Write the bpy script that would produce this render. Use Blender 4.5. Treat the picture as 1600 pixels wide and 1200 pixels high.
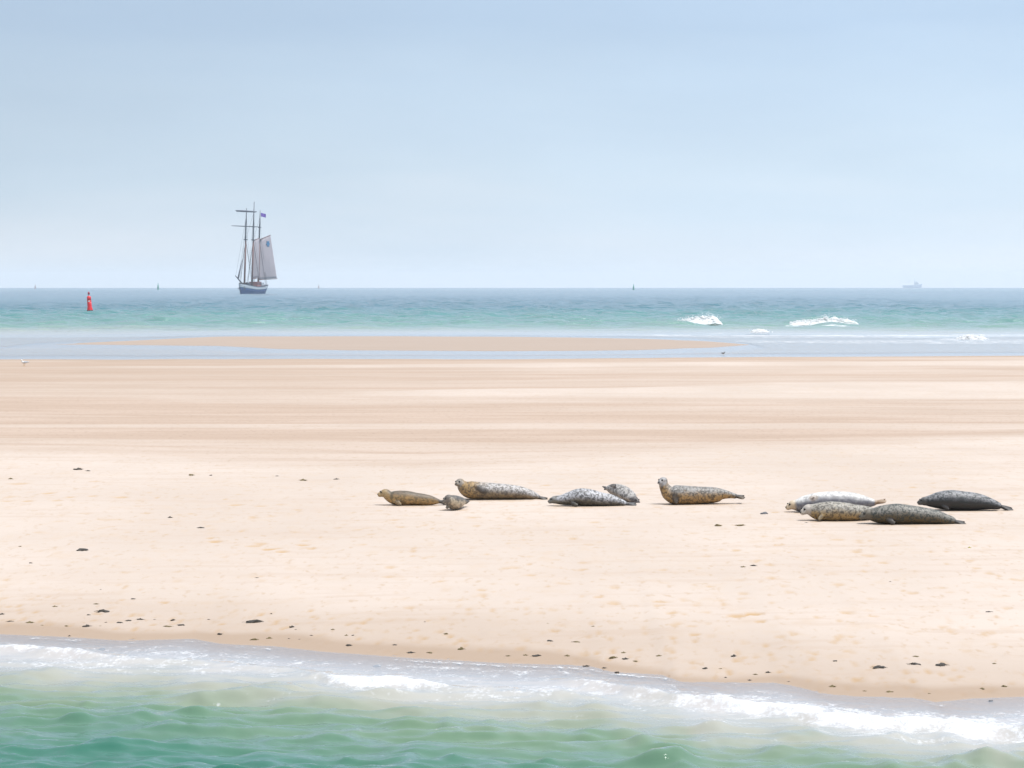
import bpy, bmesh, math, random
import numpy as np
from mathutils import Vector, Matrix

for o in list(bpy.data.objects):
    bpy.data.objects.remove(o, do_unlink=True)
scene = bpy.context.scene
COL = scene.collection

# ------------------------------------------------------------------ camera
H = 4.2                      # eye height above the sea
F = 4400.0                   # focal length in pixels of the 1600 px wide photograph
PITCH = math.atan(155.0 / F)
RE = 7.4e6                   # earth radius with refraction
cam_d = bpy.data.cameras.new('camera')
cam = bpy.data.objects.new('camera', cam_d)
COL.objects.link(cam)
cam.location = (0, 0, H)
cam.rotation_euler = (math.pi / 2 - PITCH, 0, 0)
cam_d.sensor_width = 36.0
cam_d.lens = 36.0 * F / 1600.0
cam_d.clip_start = 0.5
cam_d.clip_end = 60000.0
scene.camera = cam

# ------------------------------------------------------------------ sky and sun
SUN_EL, SUN_AZ = 71.0, 98.0          # azimuth from +Y towards +X
world = bpy.data.worlds.new('World')
scene.world = world
world.use_nodes = True
wn, wl = world.node_tree.nodes, world.node_tree.links
wn.clear()
sky = wn.new('ShaderNodeTexSky')
sky.sky_type = 'NISHITA'
sky.sun_disc = False
sky.sun_elevation = math.radians(SUN_EL)
sky.sun_rotation = math.radians(SUN_AZ)
sky.air_density = 1.0
sky.dust_density = 0.5
bg1 = wn.new('ShaderNodeBackground'); bg1.inputs['Strength'].default_value = 0.05
wl.new(sky.outputs[0], bg1.inputs['Color'])
tc = wn.new('ShaderNodeTexCoord')
sx = wn.new('ShaderNodeSeparateXYZ'); wl.new(tc.outputs['Generated'], sx.inputs[0])
# thin high overcast: pale at the horizon, bluer a few degrees up, brighter again overhead
ramp = wn.new('ShaderNodeValToRGB')
cr = ramp.color_ramp
for p, c in ((0.0, (0.355, 0.388, 0.432)), (0.035, (0.278, 0.340, 0.408)), (0.10, (0.222, 0.288, 0.376)),
             (0.30, (0.30, 0.36, 0.44)), (0.70, (0.42, 0.46, 0.51))):
    e = cr.elements.new(p) if p > 0 else cr.elements[0]
    e.color = (*c, 1)
cr.elements[len(cr.elements) - 1].color = (0.42, 0.46, 0.51, 1)
nz = wn.new('ShaderNodeTexNoise'); nz.inputs['Scale'].default_value = 5.0; nz.inputs['Detail'].default_value = 3.0
mp = wn.new('ShaderNodeMapping'); mp.inputs['Scale'].default_value = (1.0, 1.0, 7.0); mp.inputs['Rotation'].default_value = (0, 0.02, 0)
wl.new(tc.outputs['Generated'], mp.inputs[0]); wl.new(mp.outputs[0], nz.inputs['Vector'])
ad = wn.new('ShaderNodeMath'); ad.operation = 'MULTIPLY_ADD'; ad.inputs[1].default_value = 0.07; ad.inputs[2].default_value = -0.035
wl.new(nz.outputs['Fac'], ad.inputs[0])
ad2 = wn.new('ShaderNodeMath'); ad2.operation = 'ADD'; wl.new(sx.outputs['Z'], ad2.inputs[0]); wl.new(ad.outputs[0], ad2.inputs[1])
wl.new(ad2.outputs[0], ramp.inputs[0])
# the veil is brighter on the sun's side
vs = wn.new('ShaderNodeVectorMath'); vs.operation = 'DOT_PRODUCT'
vs.inputs[1].default_value = (math.sin(math.radians(SUN_AZ)), math.cos(math.radians(SUN_AZ)), 0)
wl.new(tc.outputs['Generated'], vs.inputs[0])
mr = wn.new('ShaderNodeMapRange'); mr.interpolation_type = 'SMOOTHSTEP'; mr.inputs['From Min'].default_value = -0.75; mr.inputs['From Max'].default_value = 0.28
mr.inputs['To Min'].default_value = 0.66; mr.inputs['To Max'].default_value = 1.05
wl.new(vs.outputs['Value'], mr.inputs['Value'])
bg2 = wn.new('ShaderNodeBackground')
nz2 = wn.new('ShaderNodeTexNoise'); nz2.inputs['Scale'].default_value = 9.0; nz2.inputs['Detail'].default_value = 4.0
mp2 = wn.new('ShaderNodeMapping'); mp2.inputs['Scale'].default_value = (1.0, 1.0, 3.2); mp2.inputs['Rotation'].default_value = (0.1, 0.12, 0)
wl.new(tc.outputs['Generated'], mp2.inputs[0]); wl.new(mp2.outputs[0], nz2.inputs['Vector'])
cl = wn.new('ShaderNodeMath'); cl.operation = 'MULTIPLY_ADD'; cl.inputs[1].default_value = 0.15; cl.inputs[2].default_value = 0.925
wl.new(nz2.outputs['Fac'], cl.inputs[0])
ms_ = wn.new('ShaderNodeMath'); ms_.operation = 'MULTIPLY'; wl.new(mr.outputs[0], ms_.inputs[0]); wl.new(cl.outputs[0], ms_.inputs[1])
wl.new(ramp.outputs[0], bg2.inputs['Color']); wl.new(ms_.outputs[0], bg2.inputs['Strength'])
mx = wn.new('ShaderNodeMixShader'); mx.inputs[0].default_value = 0.9
wl.new(bg1.outputs[0], mx.inputs[1]); wl.new(bg2.outputs[0], mx.inputs[2])
wo = wn.new('ShaderNodeOutputWorld'); wl.new(mx.outputs[0], wo.inputs['Surface'])

sun_d = bpy.data.lights.new('sun', 'SUN')
sun_d.energy = 1.8
sun_d.angle = math.radians(20)
sun_d.color = (1.0, 0.965, 0.92)
sun = bpy.data.objects.new('sun', sun_d)
COL.objects.link(sun)
sun.location = (0, 0, 200)
sdir = Vector((math.sin(math.radians(SUN_AZ)) * math.cos(math.radians(SUN_EL)),
               math.cos(math.radians(SUN_AZ)) * math.cos(math.radians(SUN_EL)), math.sin(math.radians(SUN_EL))))
sun.rotation_euler = (-sdir).to_track_quat('-Z', 'Y').to_euler()

vsn = scene.view_settings
vsn.view_transform = 'Standard'
vsn.look = 'None'
vsn.gamma = 1.0
vsn.exposure = 1.30
vsn.use_curve_mapping = False
scene.cycles.max_bounces = 6
scene.cycles.volume_bounces = 1
scene.cycles.transparent_max_bounces = 8

# ------------------------------------------------------------------ helpers
def curve_z(x, y):
    return -(x * x + y * y) / (2 * RE)

def ray(px, py):
    a, b = (px - 800.0) / F, (600.0 - py) / F
    c, s = math.cos(PITCH), math.sin(PITCH)
    return a, c + b * s, b * c - s      # x, y, z

def at(px, py, z=0.0):
    dx, dy, dz = ray(px, py)
    t = (z - H) / dz
    return dx * t, dy * t

_TAB = {}
def vnoise(x, y, seed=0):
    x = np.asarray(x, float); y = np.asarray(y, float)
    T = _TAB.get(seed)
    if T is None:
        T = _TAB[seed] = np.random.RandomState(seed).rand(256, 256)
    xi = np.floor(x).astype(int); yi = np.floor(y).astype(int)
    fx = x - xi; fy = y - yi
    fx = fx * fx * (3 - 2 * fx); fy = fy * fy * (3 - 2 * fy)
    g = lambda i, j: T[i & 255, j & 255]
    return (g(xi, yi) * (1 - fx) + g(xi + 1, yi) * fx) * (1 - fy) + (g(xi, yi + 1) * (1 - fx) + g(xi + 1, yi + 1) * fx) * fy

def fbm(x, y, seed=0, oct=4):
    s = 0; a = 0.5; n = 0
    for i in range(oct):
        s = s + a * vnoise(np.asarray(x) * 2 ** i + 13.7 * i, np.asarray(y) * 2 ** i + 7.3 * i, seed + i)
        n += a; a *= 0.5
    return s / n

def sstep(a, b, x):
    t = np.clip((x - a) / (b - a), 0, 1)
    return t * t * (3 - 2 * t)

def gauss(x):
    return np.exp(-x * x)

def tag(o, label=None, cat=None, group=None, kind=None):
    if label: o['label'] = label
    if cat: o['category'] = cat
    if group: o['group'] = group
    if kind: o['kind'] = kind
    return o

def link(name, mesh, material=None, parent=None):
    o = bpy.data.objects.new(name, mesh)
    COL.objects.link(o)
    if material and not mesh.materials:
        mesh.materials.append(material)
    if parent: o.parent = parent
    return o

def empty(name, loc, rz=0):
    o = bpy.data.objects.new(name, None)
    COL.objects.link(o)
    o.location = loc; o.rotation_euler = (0, 0, rz); o.empty_display_size = 0.3
    return o

def grid_mesh(name, xs, ys, Z, attrs):
    nx, ny = len(xs), len(ys)
    X, Y = np.meshgrid(xs, ys)
    co = np.stack([X, Y, Z], -1).reshape(-1, 3).astype(np.float32)
    idx = np.arange(nx * ny).reshape(ny, nx)
    q = np.stack([idx[:-1, :-1], idx[:-1, 1:], idx[1:, 1:], idx[1:, :-1]], -1).reshape(-1, 4)
    m = bpy.data.meshes.new(name)
    m.vertices.add(len(co)); m.vertices.foreach_set('co', co.ravel())
    m.loops.add(q.size); m.loops.foreach_set('vertex_index', q.ravel().astype(np.int32))
    m.polygons.add(len(q))
    m.polygons.foreach_set('loop_start', np.arange(0, q.size, 4, dtype=np.int32))
    m.polygons.foreach_set('loop_total', np.full(len(q), 4, dtype=np.int32))
    m.update(calc_edges=True)
    m.polygons.foreach_set('use_smooth', np.ones(len(q), dtype=bool))
    for k, v in attrs.items():
        a = m.attributes.new(k, 'FLOAT', 'POINT')
        a.data.foreach_set('value', np.asarray(v, np.float32).ravel())
    return m

def graded(lo, f0, f1, hi, step, growth, mx):
    """coordinates with constant step between f0 and f1, growing outside"""
    c = list(np.arange(f0, f1 + 1e-6, step))
    s = step; v = c[-1]
    while v < hi:
        s = min(s * growth, mx); v += s; c.append(v)
    s = step; v = f0; left = []
    while v > lo:
        s = min(s * growth, mx); v -= s; left.append(v)
    return np.array(left[::-1] + c)

class MB:
    """collects boxes, tubes and lathes for one mesh"""
    def __init__(self): self.v = []; self.f = []
    def add(self, vs, fs):
        b = len(self.v); self.v += [tuple(p) for p in vs]; self.f += [tuple(b + i for i in f) for f in fs]
    def tube(self, pts, rad, n=8):
        pts = [Vector(p) for p in pts]
        if not hasattr(rad, '__len__'): rad = [rad] * len(pts)
        rings = []
        for i, p in enumerate(pts):
            d = (pts[min(i + 1, len(pts) - 1)] - pts[max(i - 1, 0)]).normalized()
            u = d.orthogonal().normalized() if abs(d.z) < 0.9 else Vector((1, 0, 0))
            u = (u - d * u.dot(d)).normalized(); w = d.cross(u)
            rings.append([p + (u * math.cos(2 * math.pi * k / n) + w * math.sin(2 * math.pi * k / n)) * rad[i] for k in range(n)])
        self.rings(rings)
    def rings(self, rings, cap=True):
        n = len(rings[0]); vs = [p for r in rings for p in r]; fs = []
        for i in range(len(rings) - 1):
            for k in range(n):
                fs.append((i * n + k, i * n + (k + 1) % n, (i + 1) * n + (k + 1) % n, (i + 1) * n + k))
        if cap:
            fs.append(tuple(reversed(range(n)))); fs.append(tuple((len(rings) - 1) * n + k for k in range(n)))
        self.add(vs, fs)
    def lathe(self, prof, n=16, c=(0, 0, 0)):
        self.rings([[(c[0] + r * math.cos(2 * math.pi * k / n), c[1] + r * math.sin(2 * math.pi * k / n), c[2] + z) for k in range(n)] for r, z in prof])
    def box(self, lo, hi):
        x0, y0, z0 = lo; x1, y1, z1 = hi
        self.add([(x0, y0, z0), (x1, y0, z0), (x1, y1, z0), (x0, y1, z0), (x0, y0, z1), (x1, y0, z1), (x1, y1, z1), (x0, y1, z1)],
                 [(3, 2, 1, 0), (4, 5, 6, 7), (0, 1, 5, 4), (1, 2, 6, 5), (2, 3, 7, 6), (3, 0, 4, 7)])
    def mesh(self, name, smooth=False):
        m = bpy.data.meshes.new(name)
        m.from_pydata(self.v, [], self.f); m.update()
        if smooth:
            m.polygons.foreach_set('use_smooth', np.ones(len(m.polygons), dtype=bool))
        return m
    def build(self, name, material, parent=None, smooth=False):
        return link(name, self.mesh(name, smooth), material, parent)

# ------------------------------------------------------------------ materials
def new_mat(name):
    m = bpy.data.materials.new(name); m.use_nodes = True
    m.node_tree.nodes.clear()
    return m, m.node_tree.nodes, m.node_tree.links

def N(nodes, t, **kw):
    n = nodes.new(t)
    for k, v in kw.items():
        if k in n.inputs: n.inputs[k].default_value = v
        else: setattr(n, k, v)
    return n

def mathn(nodes, links, op, a, b=None, c=None, clamp=False):
    n = nodes.new('ShaderNodeMath'); n.operation = op; n.use_clamp = clamp
    for i, v in enumerate((a, b, c)):
        if v is None: continue
        if hasattr(v, 'links') or hasattr(v, 'node'): links.new(v, n.inputs[i])
        else: n.inputs[i].default_value = v
    return n.outputs[0]

def mixc(nodes, links, fac, a, b):
    n = nodes.new('ShaderNodeMix'); n.data_type = 'RGBA'
    for s, v in ((n.inputs[0], fac), (n.inputs[6], a), (n.inputs[7], b)):
        if hasattr(v, 'node'): links.new(v, s)
        elif hasattr(v, '__len__'): s.default_value = (*v[:3], 1)
        else: s.default_value = v
    return n.outputs[2]

def attr(nodes, name):
    n = nodes.new('ShaderNodeAttribute'); n.attribute_name = name
    return n.outputs['Fac']

def mapr(nodes, links, v, a, b, c=0.0, d=1.0, smooth=True):
    n = nodes.new('ShaderNodeMapRange')
    n.interpolation_type = 'SMOOTHSTEP' if smooth else 'LINEAR'
    links.new(v, n.inputs['Value'])
    for k, val in (('From Min', a), ('From Max', b), ('To Min', c), ('To Max', d)):
        if hasattr(val, 'node'): links.new(val, n.inputs[k])
        else: n.inputs[k].default_value = val
    return n.outputs[0]

def noise(nodes, links, vec, scale, detail=4, rough=0.55, sc=None):
    if sc:
        m = nodes.new('ShaderNodeMapping'); m.inputs['Scale'].default_value = sc; links.new(vec, m.inputs[0]); vec = m.outputs[0]
    n = nodes.new('ShaderNodeTexNoise')
    n.inputs['Scale'].default_value = scale; n.inputs['Detail'].default_value = detail; n.inputs['Roughness'].default_value = rough
    links.new(vec, n.inputs['Vector'])
    return n.outputs['Fac']

def paint(name, color, rough=0.5, var=0.15, scale=3.0, bump=0.0):
    m, n, l = new_mat(name)
    t = n.new('ShaderNodeTexCoord').outputs['Object']
    f = noise(n, l, t, scale)
    dark = [c * (1 - var) for c in color]; lite = [min(1, c * (1 + var)) for c in color]
    c = mixc(n, l, f, dark, lite)
    p = N(n, 'ShaderNodeBsdfPrincipled', Roughness=rough)
    l.new(c, p.inputs['Base Color'])
    if bump:
        b = N(n, 'ShaderNodeBump', Strength=0.5, Distance=bump); l.new(f, b.inputs['Height']); l.new(b.outputs[0], p.inputs['Normal'])
    o = n.new('ShaderNodeOutputMaterial'); l.new(p.outputs[0], o.inputs['Surface'])
    return m

def sand_material():
    m, n, l = new_mat('sand')
    pos = n.new('ShaderNodeNewGeometry').outputs['Position']
    damp_shade, wet, streak = attr(n, 'damp_shade'), attr(n, 'wet'), attr(n, 'streak')
    fine = noise(n, l, pos, 1.0, 5, 0.6, (3.0, 1.6, 1))
    broad = noise(n, l, pos, 1.0, 4, 0.5, (0.22, 0.10, 1))
    grain = noise(n, l, pos, 60.0, 3, 0.7)
    speck = noise(n, l, pos, 1.0, 3, 0.6, (9.0, 3.5, 1))
    mpn = N(n, 'ShaderNodeMapping'); mpn.inputs['Rotation'].default_value = (0, 0, 0.75); mpn.inputs['Scale'].default_value = (0.35, 2.4, 1); l.new(pos, mpn.inputs[0])
    slant = noise(n, l, mpn.outputs[0], 1.0, 4, 0.6)
    st2 = noise(n, l, pos, 1.0, 5, 0.62, (0.10, 0.50, 1)); st2.node.inputs['Distortion'].default_value = 0.8
    dry = mixc(n, l, mapr(n, l, broad, 0.3, 0.7), (0.445, 0.374, 0.322), (0.49, 0.418, 0.366))
    dry = mixc(n, l, mapr(n, l, fine, 0.50, 0.72, 0.0, 0.55), dry, (0.455, 0.362, 0.285))
    dry = mixc(n, l, mapr(n, l, slant, 0.5, 0.68, 0.0, 0.55), dry, (0.43, 0.345, 0.285))
    dry = mixc(n, l, mapr(n, l, speck, 0.57, 0.70, 0.0, 0.6), dry, (0.40, 0.30, 0.215))
    flat = mixc(n, l, mapr(n, l, st2, 0.38, 0.62), (0.37, 0.281, 0.220), (0.408, 0.315, 0.253))
    flat = mixc(n, l, mapr(n, l, speck, 0.56, 0.70, 0.0, 0.55), flat, (0.27, 0.20, 0.155))
    sfac = mathn(n, l, 'ADD', streak, mathn(n, l, 'MULTIPLY_ADD', st2, 0.7, -0.35), clamp=True)
    c = mixc(n, l, sfac, flat, dry)
    c = mixc(n, l, damp_shade, c, (0.40, 0.265, 0.14))
    c = mixc(n, l, mathn(n, l, 'MULTIPLY', wet, 0.9), c, (0.315, 0.235, 0.175))
    c = mixc(n, l, mathn(n, l, 'MULTIPLY', mapr(n, l, grain, 0.55, 0.75), 0.18), c, (0.28, 0.2, 0.14))
    p = N(n, 'ShaderNodeBsdfPrincipled')
    l.new(c, p.inputs['Base Color'])
    r = mapr(n, l, attr(n, 'gloss'), 0.0, 1.0, 0.9, 0.2); l.new(r, p.inputs['Roughness'])
    l.new(mapr(n, l, attr(n, 'gloss'), 0.0, 1.0, 0.08, 0.5), p.inputs['Specular IOR Level'])
    b = N(n, 'ShaderNodeBump', Strength=0.5, Distance=0.012)
    dryness = mathn(n, l, 'SUBTRACT', 1.0, wet)
    l.new(mathn(n, l, 'MULTIPLY', mathn(n, l, 'MULTIPLY_ADD', grain, 0.25, fine), dryness), b.inputs['Height'])
    l.new(b.outputs[0], p.inputs['Normal'])
    o = n.new('ShaderNodeOutputMaterial'); l.new(p.outputs[0], o.inputs['Surface'])
    return m

def water_material(name, stops, ripple, foam_sc, rough=0.06):
    """body colour by depth of turbid water over sand, fresnel sky reflection, foam"""
    m, n, l = new_mat(name)
    pos = n.new('ShaderNodeNewGeometry').outputs['Position']
    dcol, foam, thin = attr(n, 'dcol'), attr(n, 'foam'), attr(n, 'thin')
    jit = noise(n, l, pos, 1.0, 4, 0.55, ripple['patch'])
    dd = mathn(n, l, 'ADD', dcol, mathn(n, l, 'MULTIPLY_ADD', jit, 0.16, -0.08), clamp=True)
    rp = n.new('ShaderNodeValToRGB'); l.new(dd, rp.inputs[0])
    for i, (p, c) in enumerate(stops):
        ee = rp.color_ramp.elements
        e = ee[0] if i == 0 else (ee[len(ee) - 1] if p >= 1.0 else ee.new(p))
        e.color = (*c, 1)
    r1 = noise(n, l, pos, 1.0, 5, 0.6, ripple['s1'])
    r2 = noise(n, l, pos, 1.0, 4, 0.6, ripple['s2'])
    hgt = mathn(n, l, 'MULTIPLY_ADD', r2, ripple['w2'], mathn(n, l, 'MULTIPLY', r1, ripple['w1']))
    bp = N(n, 'ShaderNodeBump', Strength=1.0, Distance=1.0); l.new(mathn(n, l, 'MULTIPLY', hgt, attr(n, 'rough')), bp.inputs['Height'])
    dif = n.new('ShaderNodeBsdfDiffuse'); l.new(rp.outputs[0], dif.inputs['Color'])
    tr = n.new('ShaderNodeBsdfTransparent')
    body = n.new('ShaderNodeMixShader'); l.new(thin, body.inputs[0]); l.new(tr.outputs[0], body.inputs[1]); l.new(dif.outputs[0], body.inputs[2])
    gl = N(n, 'ShaderNodeBsdfGlossy', Roughness=rough); gl.inputs['Color'].default_value = (0.93, 0.94, 0.95, 1)
    l.new(bp.outputs[0], gl.inputs['Normal'])
    fr = N(n, 'ShaderNodeFresnel', IOR=1.33); l.new(bp.outputs[0], fr.inputs['Normal'])
    s1 = n.new('ShaderNodeMixShader'); l.new(fr.outputs[0], s1.inputs[0]); l.new(body.outputs[0], s1.inputs[1]); l.new(gl.outputs[0], s1.inputs[2])
    fn = noise(n, l, pos, 1.0, 7, 0.68, foam_sc)
    f2 = noise(n, l, pos, 1.0, 5, 0.65, tuple(v * 4 for v in foam_sc))
    fv = mathn(n, l, 'MULTIPLY_ADD', f2, 0.35, mathn(n, l, 'MULTIPLY', fn, 0.65))
    lo = mathn(n, l, 'SUBTRACT', 0.80, mathn(n, l, 'MULTIPLY', foam, 0.46))
    hi = mathn(n, l, 'ADD', lo, 0.22)
    fm = mapr(n, l, fv, lo, hi)
    fm = mathn(n, l, 'MULTIPLY', fm, mapr(n, l, foam, 0.02, 0.25))
    fd = n.new('ShaderNodeBsdfDiffuse'); fd.inputs['Color'].default_value = (0.60, 0.61, 0.63, 1)
    fb = N(n, 'ShaderNodeBump', Strength=0.8, Distance=0.06); l.new(fv, fb.inputs['Height']); l.new(fb.outputs[0], fd.inputs['Normal'])
    s2 = n.new('ShaderNodeMixShader'); l.new(fm, s2.inputs[0]); l.new(s1.outputs[0], s2.inputs[1]); l.new(fd.outputs[0], s2.inputs[2])
    o = n.new('ShaderNodeOutputMaterial'); l.new(s2.outputs[0], o.inputs['Surface'])
    return m

# ------------------------------------------------------------------ terrain
WL_PX = [(-400, 985), (0, 993), (100, 997), (190, 1003), (300, 1000), (345, 1008), (430, 1012), (500, 1020), (560, 1024), (640, 1030),
         (700, 1033), (780, 1038), (850, 1040), (920, 1043), (950, 1051), (1035, 1057), (1062, 1068), (1150, 1069), (1210, 1069),
         (1250, 1076), (1290, 1087), (1340, 1091), (1430, 1093), (1465, 1100), (1520, 1094), (1600, 1091), (2000, 1100)]
WL = np.array([at(*p) for p in WL_PX])
BAR_FAR = np.array([at(*p) for p in [(20, 539), (100, 537), (190, 532.5), (340, 526), (540, 525), (800, 526), (1000, 529), (1100, 532.5), (1182, 539)]])
BAR_NEAR = np.array([at(*p) for p in [(20, 539.6), (150, 540), (330, 541.5), (420, 546), (540, 548.5), (800, 549.5), (1000, 548.5), (1120, 545), (1182, 539.6)]])
SHORE = np.array([at(*p) for p in [(-800, 559), (0, 559.5), (500, 560), (900, 558.5), (1200, 556), (1600, 554), (2400, 553)]])

def shore(x):
    return np.interp(x, SHORE[:, 0], SHORE[:, 1]) + 5.0 * (fbm(np.asarray(x) * 0.11, np.asarray(x) * 0 + 8.8, 17, 4) - 0.5)

def near_wl(x):
    return np.interp(x, WL[:, 0], WL[:, 1])

def sand_z(x, y):
    x = np.asarray(x, float); y = np.asarray(y, float)
    t = y - near_wl(x)
    z = np.where(t > 0, 0.45 * (1 - np.exp(-np.maximum(t, 0) / 9.0)), np.where(t > -3.2, 0.05 * t, np.maximum(-0.16 + 0.10 * (t + 3.2), -4.0)))
    front = np.interp(x, [-12, -6, -2, 2, 8, 20], [63, 60, 58, 62, 66, 70]) 
    z = z - np.where(t > 0, 0.13 * sstep(0, 9, y - front), 0)
    sh = shore(x)
    far = np.clip((sh - y) / 60.0, -1, 1) * 0.30
    far = np.where(y > sh, np.maximum(-(y - sh) * 0.02, -0.16), far)
    z = np.where(y > 90, np.minimum(z, far + 0.02 * sstep(0, 20, sh - y)), z)
    yf = np.interp(x, BAR_FAR[:, 0], BAR_FAR[:, 1], left=0, right=0); yn = np.interp(x, BAR_NEAR[:, 0], BAR_NEAR[:, 1], left=1e4, right=1e4)
    mbar = np.minimum(y - yn, yf - y)
    bar = np.clip((mbar + 5 * (fbm(x * 0.13, y * 0.09, 14) - 0.5)) * 0.012, -0.16, 0.12)
    z = np.where(y > sh, np.maximum(z, bar), z)
    edge = 238 + 26 * (fbm(x * 0.045, x * 0 + 3.3, 5) - 0.5) + 10 * (fbm(x * 0.12, y * 0.05, 6) - 0.5)
    edge = np.maximum(edge, np.where(yf > 0, yf + 2, 0))
    z = np.where(y > edge, z - (y - edge) * 0.024, z)
    z = z + np.where((t > 1), 0.03 * (fbm(x * 0.25, y * 0.12, 11) - 0.5) * sstep(1, 5, t) * sstep(0, 10, sh - y), 0)
    return z

def ground(px, py):
    z = 0.35
    for _ in range(10):
        x, y = at(px, py, z)
        z = float(sand_z(x, y))
    return x, y, z

rnd = random.Random(7)
# tracks and dug-up spots: dark ochre, slightly hollow
marks = []
for px, py, w, k in [(335, 846, 26, .9), (330, 841, 14, .7), (395, 853, 30, .5), (422, 858, 34, .95), (440, 862, 22, .9), (408, 850, 20, .6), (475, 852, 22, .9), (488, 857, 16, .7),
                     (75, 771, 22, .8), (30, 756, 30, .5), (16, 750, 10, .8), (45, 783, 16, .5), (12, 783, 20, .5), (88, 782, 18, .6), (110, 777, 16, .7), (145, 775, 18, .7),
                     (190, 777, 22, .6), (150, 752, 18, .5), (147, 761, 6, .9), (245, 778, 8, .8), (275, 777, 8, .5), (370, 789, 20, .7), (408, 791, 20, .6), (352, 780, 6, .7),
                     (300, 803, 16, .6), (395, 808, 14, .5), (440, 788, 16, .4), (465, 797, 18, .5), (378, 830, 12, .6), (170, 812, 40, .3), (230, 802, 20, .3),
                     (1150, 962, 34, .8), (1175, 960, 26, .9), (1216, 964, 10, .9), (1188, 971, 18, .7), (1060, 975, 14, .5), (1085, 991, 14, .8), (1088, 1002, 10, .7),
                     (1365, 963, 16, .7), (1320, 957, 12, .6), (1325, 958, 20, .5), (1485, 986, 14, .5), (1548, 988, 16, .4), (1315, 994, 16, .5), (1305, 1003, 8, .5),
                     (1310, 843, 26, .5), (1338, 862, 16, .6), (1360, 868, 30, .5), (1310, 914, 20, .5), (1350, 893, 14, .5), (1150, 860, 14, .6), (1127, 938, 14, .4), (1525, 888, 14, .5),
                     (1030, 940, 30, .5), (1050, 958, 16, .6), (880, 912, 24, .3), (960, 918, 18, .4), (690, 987, 18, .6), (735, 952, 12, .5), (640, 968, 12, .4)]:
    marks.append((px, py, w, k))
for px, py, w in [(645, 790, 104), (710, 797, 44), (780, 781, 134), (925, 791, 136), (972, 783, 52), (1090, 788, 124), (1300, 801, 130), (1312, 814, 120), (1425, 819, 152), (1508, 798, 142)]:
    marks.append((px, py, w, .34))           # contact shade under the seals painted into the sand colour, slightly hollowed
for i in range(620):
    px = rnd.uniform(-60, 1660); py = rnd.choice([rnd.uniform(800, 1030), rnd.uniform(745, 860), rnd.uniform(860, 1040)])
    marks.append((px, py, rnd.uniform(4, 18), rnd.uniform(.10, .48) * (1.2 if px > 560 else 0.75)))
for i in range(260):           # fine specks on the damp rim of the beach
    px = rnd.uniform(-60, 1660); b = np.interp(px, [p[0] for p in WL_PX], [p[1] for p in WL_PX])
    marks.append((px, b - abs(rnd.gauss(28, 18)) - 4, rnd.uniform(3, 9), rnd.uniform(.4, 1.0)))

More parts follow.
